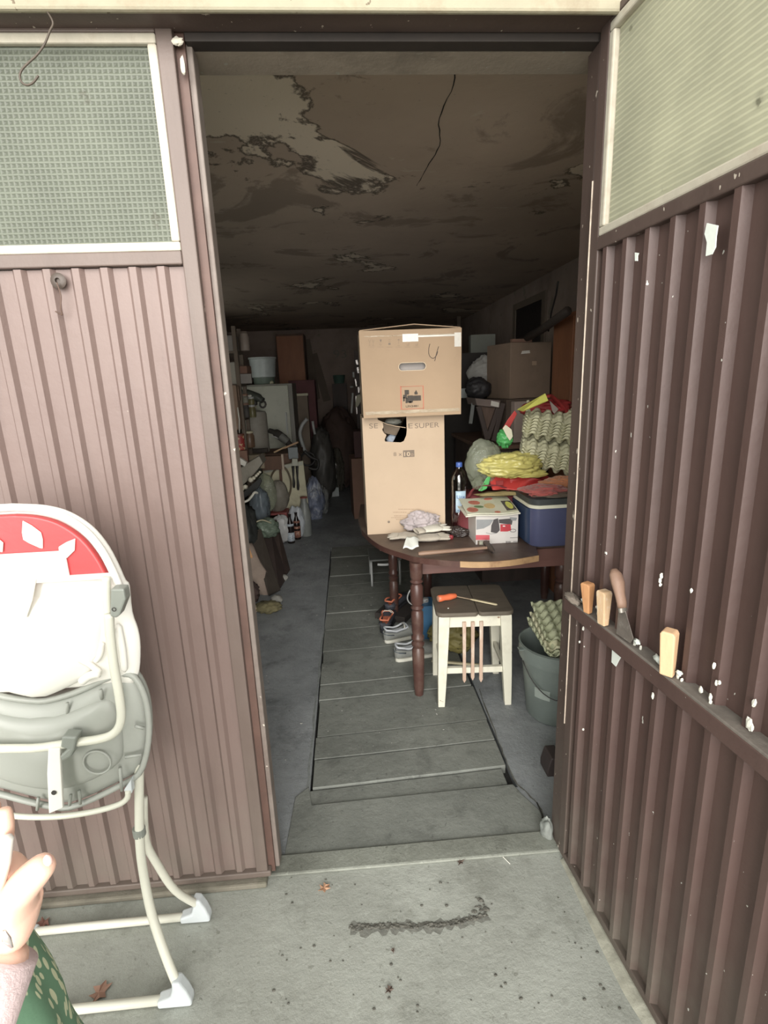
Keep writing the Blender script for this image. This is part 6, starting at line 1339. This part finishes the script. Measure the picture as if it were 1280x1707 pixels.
# red upper panel, bounded below by the seam line
seamz = at(100, 962, Yc).z
redo = [Vector((p.x+(xc-p.x)*.055, Yc, p.z-.016)) for p in arch]
redo = [p for p in redo if p.z > seamz]
redp = [mir(p) for p in reversed(redo)]+redo
MBq = MB().prism([Vector((redp[0].x-.004, Yc-.010, seamz))]+[Vector((p.x, Yc-.010, p.z)) for p in redp]+[Vector((redp[-1].x+.004, Yc-.010, seamz))], (0, .02, 0)); hcm(MBq, 'red_panel', m_redv, bevel=.004)
hcm(MB().tube([Vector((p.x, Yc-.004, p.z)) for p in archf], .0085, 8), 'piping', m_wf, smooth=180)
def hp2(pts, name, mt, y, t=.004, mirror=False, bev=.0015):
    P_ = [at(a, b, y) for a, b in pts]; hcm(MB().prism(P_, (0, t, 0)), name, mt, bevel=bev)
    if mirror: hcm(MB().prism([mir(p) for p in P_], (0, t, 0)), name, mt, bevel=bev)
# white bib, seam strip, straps and cut-out shapes on the red
bl_, br_ = at(108, 922, Yc-.016), at(108, 978, Yc-.016)
hcm(MB().bb(2*xc-bl_.x, bl_.x, Yc-.016, Yc-.012, at(60, 964, Yc-.016).z, at(60, 921, Yc-.016).z), 'white_band', m_wf, bevel=.001)
hcm(MB().bb(2*xc-at(190, 960, Yc).x, at(190, 960, Yc).x, Yc-.015, Yc-.009, at(100, 966, Yc).z, at(100, 957, Yc).z), 'seam_strip', m_wf, bevel=.001)
hp2(((22, 966), (60, 966), (54, 1000), (44, 1030), (30, 1030)), 'strap', m_wf, Yc-.018)
hp2(((37, 868), (52, 876), (68, 888), (71, 900), (71, 915), (66, 914), (48, 906), (38, 900), (36, 888)), 'window_patch', m_wf, Yc-.014, .003)
hp2(((98, 925), (97, 912), (110, 904), (125, 898), (124, 918), (111, 931)), 'leaf_tab', m_wf, Yc-.015, .003)
hp2(((4, 921), (5, 905), (-6, 896), (-22, 896), (-24, 905), (-12, 918)), 'leaf_tab', m_wf, Yc-.015, .003)
# folds of the white seat cover
for pts, r_ in ((((96, 1088), (125, 1096), (150, 1108), (168, 1122)), .007), (((168, 1122), (150, 1126), (134, 1138)), .010), (((170, 1070), (168, 1090), (158, 1104)), .006), (((196, 1040), (204, 1080), (208, 1120)), .008)):
    hcm(MB().tube(smoothpath([at(x, y, Yc-.002) for x, y in pts], 5), [r_*.3]+[r_]*(len(pts)*5-5-1)+[r_*.3], 8), 'fold', m_wf, smooth=180)
# bulging lower cover
ro = smoothpath([at(*p, Yc) for p in ((20, 985), (90, 990), (150, 1005), (172, 1040), (168, 1085), (150, 1125), (110, 1150), (60, 1170), (20, 1176))], 4)
pad(ro, Yc+.016, .030, 'cover_bulge', m_wf)
# red side tip
p = at(234, 1150, Yc+.07)+Vector((-.004, 0, 0)); hcm(MB().blob(p, (.012, .02, .035), .1, 2, 3, 18, 14), 'red_side_edge', m_redv, smooth=180); p = at(238, 1175, Yc+.05); hcm(MB().blob(p, (.010, .02, .014), .1, 2, 5, 14, 10), 'white_side_edge', m_wf, smooth=180)
# grey seat shell underside
so = smoothpath([at(*p, Yc) for p in ((15, 1182), (70, 1176), (120, 1162), (165, 1142), (195, 1132), (218, 1136), (236, 1170), (243, 1215), (240, 1260), (226, 1300), (190, 1322), (130, 1350), (70, 1366), (15, 1370))], 3)
pad(so, Yc+.045, .042, 'seat_shell', m_shell)
si = smoothpath([at(*p, Yc) for p in ((15, 1205), (90, 1196), (150, 1175), (180, 1170), (196, 1195), (202, 1240), (196, 1275), (150, 1305), (90, 1322), (15, 1328))], 3)
pad(si, Yc+.012, .026, 'shell_pan', m_shell)
rimp = [Vector((p.x, Yc+.02, p.z)) for p in so if p.x > xc+.004]; hcm(MB().tube([mir(p) for p in reversed(rimp)]+rimp, .0075, 8, True), 'shell_rim', m_shell, smooth=180)
for x0, y0, x1, y1 in ((112, 1172, 113, 1190), (168, 1150, 170, 1165), (225, 1210, 240, 1214), (208, 1262, 236, 1258), (200, 1280, 203, 1318), (132, 1318, 134, 1340), (118, 1325, 116, 1342), (64, 1330, 62, 1350)):
    hcm(MB().tube([at(x0, y0, Yc-.0), at(x1, y1, Yc+.006)], .004, 6), 'rib', m_shell, smooth=180)
c = at(162, 1271, Yc-.016); hcm(MB().tube([c+Vector((.031*math.cos(a*math.pi/14), 0, .031*math.sin(a*math.pi/14))) for a in range(28)], .0028, 6, True), 'ring_mark', m_shell, smooth=180)
# back tube: from the joint down, bend and across
tubep = smoothpath([at(*p, Yc-.035) for p in ((182, 1024), (184, 1060), (190, 1110), (198, 1155), (202, 1190), (198, 1212), (184, 1226), (160, 1233), (130, 1237), (70, 1246), (15, 1254))], 5)
tubep = [p for p in tubep if p.x > xc+.01]
hcm(MB().tube(tubep+[mir(p) for p in reversed(tubep)], .0098, 12), 'back_tube', m_tube, smooth=180)
MBu = MB().tube(smoothpath([at(*p, Yc-.022) for p in ((177, 962), (178, 990), (180, 1030), (182, 1060))], 4), .0085, 12); hcm(MBu, 'upper_tube', m_tube, smooth=180)
jt = hcm(MB().prism([at(x, y, Yc-.045) for x, y in ((184, 982), (206, 982), (209, 1000), (199, 1026), (193, 1031), (183, 1028))], (0, .03, 0)), 'joint', m_shd, bevel=.004)
c = at(190, 1016, Yc-.047); MB().tube([c+Vector((.004*math.cos(a*math.pi/5), 0, .004*math.sin(a*math.pi/5))) for a in range(10)], .001, 5, True).build('rivet', m_dark, jt, smooth=180)
# bracket and white strap
hcm(MB().prism([at(x, y, Yc-.052) for x, y in ((103, 1228), (128, 1229), (124, 1250), (118, 1262), (103, 1270), (99, 1262), (112, 1250), (100, 1246))], (0, .03, 0)), 'bracket', m_shd, bevel=.004)
sp_ = hcm(MB().prism([at(x, y, Yc-.046) for x, y in ((80, 1248), (100, 1248), (101, 1275), (105, 1347), (81, 1357), (78, 1290))], (0, .008, 0)), 'white_strap', m_wf, bevel=.002)
c = at(90, 1321, Yc-.047); MB().lathe([(.001, 0), (.0055, 0), (.0055, .002), (.001, .002)], c, 14, Matrix.Rotation(R(90), 3, 'X')).build('strap_hole', m_dark, sp_)
lo_ = [p for p in smoothpath([at(*p, Yc+.0) for p in ((213, 1318), (212, 1330), (198, 1341), (160, 1352), (110, 1360), (50, 1364))], 4) if p.x > xc]
hcm(MB().tube(lo_+[mir(p) for p in reversed(lo_)], .007, 8), 'lower_loop', m_tube, smooth=180)
hcm(MB().prism([at(x, y, Yc+.0) for x, y in ((206, 1318), (218, 1300), (220, 1322), (212, 1328))], (0, .02, 0)), 'hinge_plate', m_foot, bevel=.002)
# legs: front and rear frames joined low by bars, with plastic feet
XL = -.785
for s_ in (1, -1):
    def mm(p): return p if s_ == 1 else Vector((2*XL-p.x, p.y, p.z))
    f0 = onz(306, 1655, .03); r_0 = onz(338, 1518, .03)
    fl1 = smoothpath([mm(p) for p in (at(232, 1265, 1.16), at(232, 1330, 1.15), at(233, 1400, 1.14), at(238, 1448, 1.13), at(252, 1520, 1.10), at(275, 1590, 1.07), Vector((f0.x-.012, f0.y, .06)))], 4)
    hcm(MB().tube(fl1, .0115, 12), 'front_leg', m_tube, smooth=180)
    rl1 = smoothpath([mm(p) for p in (at(239, 1330, 1.18), at(243, 1400, 1.19), at(262, 1440, 1.20), at(292, 1484, 1.22), Vector((r_0.x-.012, r_0.y, .055)))], 4)
    hcm(MB().tube(rl1, .0105, 12), 'rear_leg', m_tube, smooth=180)
    cpos = mm(at(232, 1386, 1.145)); hcm(MB().tube([cpos+Vector((0, 0, .012)), cpos-Vector((0, 0, .012))], .0155, 16), 'collar', m_shd, bevel=.002)
    for q0, yy in ((f0, f0.y), (r_0, r_0.y)):
        q0 = mm(q0); sg = s_
        mb = MB(); mb.prism([Vector((q0.x+sg*a, yy-.016, z)) for a, z in ((-.065, .004), (.022, .002), (.022, .02), (.014, .05), (.0, .082), (-.020, .086), (-.022, .06), (-.030, .035), (-.065, .024))], (0, .032, 0))
        hcm(mb, 'foot_cap', m_foot, bevel=.006, seg=3)
for q0 in (f0, r_0):
    a = Vector((q0.x-.05, q0.y, .014)); b = Vector((2*XL-a.x, a.y, a.z)); a2 = a.lerp(b, .5)
    hcm(MB().tube([a, a2, b], .0115, 12), 'floor_bar', m_tube, smooth=180)

# ================= PERSON AT THE LEFT EDGE =================
m_skin = mat('skin', (226, 178, 154), .5, .05, 14, dirt=(226, 178, 158), dirt_amt=.5, dscale=20, bump=.1, bscale=200, sub=.08)
m_hair = mat('brown_hair', (70, 48, 36), .5, .2, 30, stretch=(6, 6, .5))
def dress_mat():
    s = N('green_leaf_print'); 
    vo = s.n('ShaderNodeTexVoronoi', Scale=50, Randomness=1.0); mp = s.n('ShaderNodeMapping'); mp.inputs['Scale'].default_value = (1.7, 1.7, .6); s.l(s.tc.outputs['Object'], mp.inputs[0])
    nz = s.n('ShaderNodeTexNoise', Scale=14.0); s.l(mp.outputs[0], nz.inputs['Vector'])
    ad = s.t.nodes.new('ShaderNodeVectorMath'); ad.operation = 'MULTIPLY_ADD'; s.l(nz.outputs['Color'], ad.inputs[0]); ad.inputs[1].default_value = (.05, .05, .03); s.l(mp.outputs[0], ad.inputs[2])
    s.l(ad.outputs[0], vo.inputs['Vector'])
    v = s.mix(s.ramp(vo.outputs['Distance'], .42, .38), rgb((98, 140, 108)), rgb((204, 208, 168)))
    s.col(v); s.b.inputs['Roughness'].default_value = .8; s.bump(s.noise(60, 4, .6), .2, .003); return s.m
m_dress = dress_mat()
pr_ = thing('person', 'person in green leaf print dress at the left edge, forearm raised with thumb out', 'person', (-.64, .52, 0))
def skin_mesh(nodes, edges, name, mt, par, root=0, sub=2):
    me = bpy.data.meshes.new(name); inv = mw(par).inverted()
    me.from_pydata([tuple(inv @ Vector(n[0])) for n in nodes], edges, []); me.materials.append(mt)
    o = bpy.data.objects.new(name, me); COL.objects.link(o); o.parent = par; MW[o.name] = mw(par)
    md = o.modifiers.new('skin', 'SKIN'); md.use_smooth_shade = True
    sv = me.skin_vertices[0].data
    for i, n in enumerate(nodes):
        r_ = n[1]; sv[i].radius = r_ if isinstance(r_, tuple) else (r_, r_)
        sv[i].use_root = i in (root if isinstance(root, (list, tuple)) else [root])
    ms = o.modifiers.new('sub', 'SUBSURF'); ms.levels = sub; ms.render_levels = sub
    return o
Hx, Hy = -.64, .52
W_ = at(26, 1618, .42); WR = at(22, 1560, .425); KN = at(22, 1490, .44)     # forearm, wrist, knuckles (hand near the frame edge)
elb = Vector((-.405, .34, .93)); sho = Vector((-.50, .50, 1.27))
nodes = [((Hx, Hy, .86), (.13, .10)), ((Hx, Hy, 1.02), (.11, .085)), ((Hx, Hy, 1.20), (.125, .09)), ((Hx, Hy, 1.30), (.07, .06)), ((Hx, Hy+.01, 1.37), .045), ((Hx, Hy+.02, 1.42), .05),
         (tuple(sho), .048), (tuple(sho.lerp(elb, .5)), .040), (tuple(elb), .034), (tuple(elb.lerp(WR, .4)), .033), (tuple(elb.lerp(WR, .8)), .026), (tuple(WR), (.026, .022)),
         ((-.78, .50, 1.27), .048), ((-.86, .44, 1.10), .040), ((-.87, .40, .95), .034), ((-.82, .60, .90), .026), ((-.76, .66, .92), .024),
         ((Hx+.09, Hy, .78), .085), ((Hx+.09, Hy+.01, .46), .052), ((Hx+.09, Hy-.01, .10), .034), ((Hx+.09, Hy, .045), .034), ((Hx+.09, Hy+.13, .03), .030),
         ((Hx-.09, Hy, .78), .085), ((Hx-.09, Hy+.01, .46), .052), ((Hx-.09, Hy-.01, .10), .034), ((Hx-.09, Hy, .045), .034), ((Hx-.09, Hy+.13, .03), .030)]
edges = [(0, 1), (1, 2), (2, 3), (3, 4), (4, 5), (2, 6), (6, 7), (7, 8), (8, 9), (9, 10), (10, 11), (2, 12), (12, 13), (13, 14), (14, 15), (15, 16), (0, 17), (17, 18), (18, 19), (19, 20), (20, 21), (0, 22), (22, 23), (23, 24), (24, 25), (25, 26)]
skin_mesh(nodes, edges, 'body', m_skin, pr_)
# head with face, turned towards the doorway (+y)
hd = Vector((Hx, Hy+.035, 1.51))
def headfn(u, v):
    a = 2*math.pi*u; b = math.pi*(v-.5); x = math.cos(a)*math.cos(b); y = math.sin(a)*math.cos(b); z = math.sin(b)
    rx, ry, rz = .074, .092, .115; jaw = 1-.30*max(0, -z)**1.3
    p = Vector((x*rx*jaw, y*ry*(1-.15*max(0, -z)), z*rz))
    if y > .5: # face: sockets, nose, mouth, chin
        fx = x/.6; 
        p.y += .020*math.exp(-((x/.12)**2))*math.exp(-(((z+.12)/.16)**2)) - .008*math.exp(-(((abs(x)-.33)/.14)**2))*math.exp(-(((z-.08)/.10)**2)) + .006*math.exp(-((x/.25)**2))*math.exp(-(((z+.45)/.07)**2)) + .006*math.exp(-((x/.2)**2))*math.exp(-(((z+.8)/.12)**2))
    return hd+p
hdm = MB(); hdm.grid(headfn, 40, 30, True); hdm.build('head', m_skin, pr_, smooth=180)
for sx in (-1, 1):
    MB().blob(hd+Vector((sx*.027, .078, .010)), (.011, .008, .009), 0, 1, 1, 14, 10).build('eye', mat('eye_white', (230, 226, 220), .2, .01, 9), pr_, smooth=180)
    MB().blob(hd+Vector((sx*.027, .0850, .010)), (.005, .003, .005), 0, 1, 1, 10, 8).build('iris', mat('dark_iris', (50, 38, 30), .2, .01, 9), pr_, smooth=180)
    MB().blob(hd+Vector((sx*.076, -.002, .0)), (.010, .018, .030), .1, 2, 2, 14, 10).build('ear', m_skin, pr_, smooth=180)
MB().tube(smoothpath([hd+Vector((-.022, .084, -.052)), hd+Vector((0, .093, -.050)), hd+Vector((.022, .084, -.052))], 4), [.002]+[.005]*7+[.002], 8, flat=.6).build('lips', mat('lips', (176, 96, 88), .4, .05, 20), pr_, smooth=180)
def hairfn(u, v):
    p = headfn(u, max(v, .0))-hd; d = p.normalized(); k = 1.13
    q = hd+Vector((p.x*k, p.y*k-.018, p.z*1.10+.010)); q += d*.003*math.sin(u*150)
    if p.z < -.02: q.z -= .10*min(1, (-.02-p.z)/.08)
    return q
MB().grid(lambda u, v: hairfn(u, .12+.88*v), 60, 24, True).build('hair', m_hair, pr_, smooth=180)
# dress: bodice and flared skirt
def dressfn(u, v):
    a = 2*math.pi*u; z = 1.30-.98*v
    T = ((0, .155, .09), (.08, .165, .105), (.22, .150, .110), (.32, .135, .105), (.45, .190, .145), (.60, .212, .165), (1.0, .25, .22))
    for (t0, x0, y0), (t1, x1, y1) in zip(T, T[1:]):
        if v <= t1+1e-9:
            f = (v-t0)/(t1-t0); f = f*f*(3-2*f); rx = x0+(x1-x0)*f; ry = y0+(y1-y0)*f; break
    w = .012*max(0, v-.35)*math.sin(a*9+2*math.sin(v*3))+.006*max(0, v-.3)*math.sin(a*17)
    return Vector((Hx+(rx+w)*math.cos(a), Hy+(ry+w)*math.sin(a), z))
MB().grid(dressfn, 120, 50, True).build('dress', m_dress, pr_, smooth=180, solid=.003)
for c0, c1, r0_, r1_ in ((sho+Vector((-.03, 0, .01)), sho.lerp(elb, .35), .062, .056), (Vector((-.75, .50, 1.28)), Vector((-.815, .475, 1.21)), .062, .056)):
    MB().tube([c0, c0.lerp(c1, .5), c1], [r0_, r0_, r1_], 18).build('sleeve', m_dress, pr_, smooth=180)
# raised hand: palm, thumb stretched to the right, fingers curled upwards round a white stick
def hpt(px, py, y): return at(px, py, y)
hn = [(tuple(WR.lerp(elb, .12)), (.025, .021)), (tuple(hpt(22, 1540, .43)), (.027, .020)), (tuple(hpt(10, 1500, .44)), (.035, .022)), (tuple(hpt(-8, 1462, .45)), (.030, .018)), (tuple(hpt(-22, 1436, .455)), (.024, .014)),
      (tuple(hpt(28, 1490, .425)), .0185), (tuple(hpt(48, 1466, .415)), .0160), (tuple(hpt(68, 1447, .41)), .0140), (tuple(hpt(80, 1436, .408)), .0095)]
he = [(0, 1), (1, 2), (2, 3), (3, 4), (1, 5), (5, 6), (6, 7), (7, 8)]
k = len(hn)
F = (((-2, 1450), (4, 1412), (8, 1375), (6, 1345), .44, .43), ((-22, 1440), (-20, 1396), (-14, 1356), (-12, 1330), .45, .44), ((-38, 1442), (-40, 1400), (-34, 1362), (-30, 1342), .465, .455), ((-50, 1452), (-56, 1418), (-54, 1388), (-50, 1370), .48, .47))
roots = [0]
for (a, b, c, d, y0_, y1_) in F:
    roots.append(k)
    hn += [(tuple(hpt(a[0], a[1]+14, y0_)), .0098), (tuple(hpt(*a, y0_)), .0098), (tuple(hpt(*b, (y0_+y1_)/2-.008)), .0094), (tuple(hpt(*c, y1_-.004)), .0088), (tuple(hpt(*d, y1_)), .0065)]
    he += [(k, k+1), (k+1, k+2), (k+2, k+3), (k+3, k+4)]; k += 5
skin_mesh(hn, he, 'hand', m_skin, pr_, roots)
p = hpt(80, 1434, .403); MB().blob(p, (.004, .0035, .006), .05, 1, 1, 12, 8).build('thumb_nail', mat('nail', (228, 178, 166), .3, .03, 20), pr_, smooth=180)
# lilac sleeve edge of the forearm and a small silver clasp
MB().tube([WR.lerp(elb, .10), WR.lerp(elb, .5), elb], [.031, .038, .043], 20).build('light_sleeve', mat('pale_lilac_knit', (214, 188, 188), .85, .04, 14, bump=.4, bscale=150), pr_, smooth=180)
tag(MB().tube([hpt(1, 1478, .415), hpt(9, 1440, .412), hpt(13, 1400, .415), hpt(12, 1392, .418)], [.0055, .006, .006, .004], 10, flat=.6).build('white_stick', m_wf, None, smooth=180), 'thin white stick held in the hand of the person', 'stick')
p = hpt(11, 1566, .385); MB().tube([p+Vector((0, 0, .010)), p, p+Vector((.001, .002, -.012))], [.0015, .0042, .0015], 8, flat=.6).build('silver_clasp', mat('silver', (214, 206, 204), .25, .05, 20, metal=.7), pr_, smooth=180)
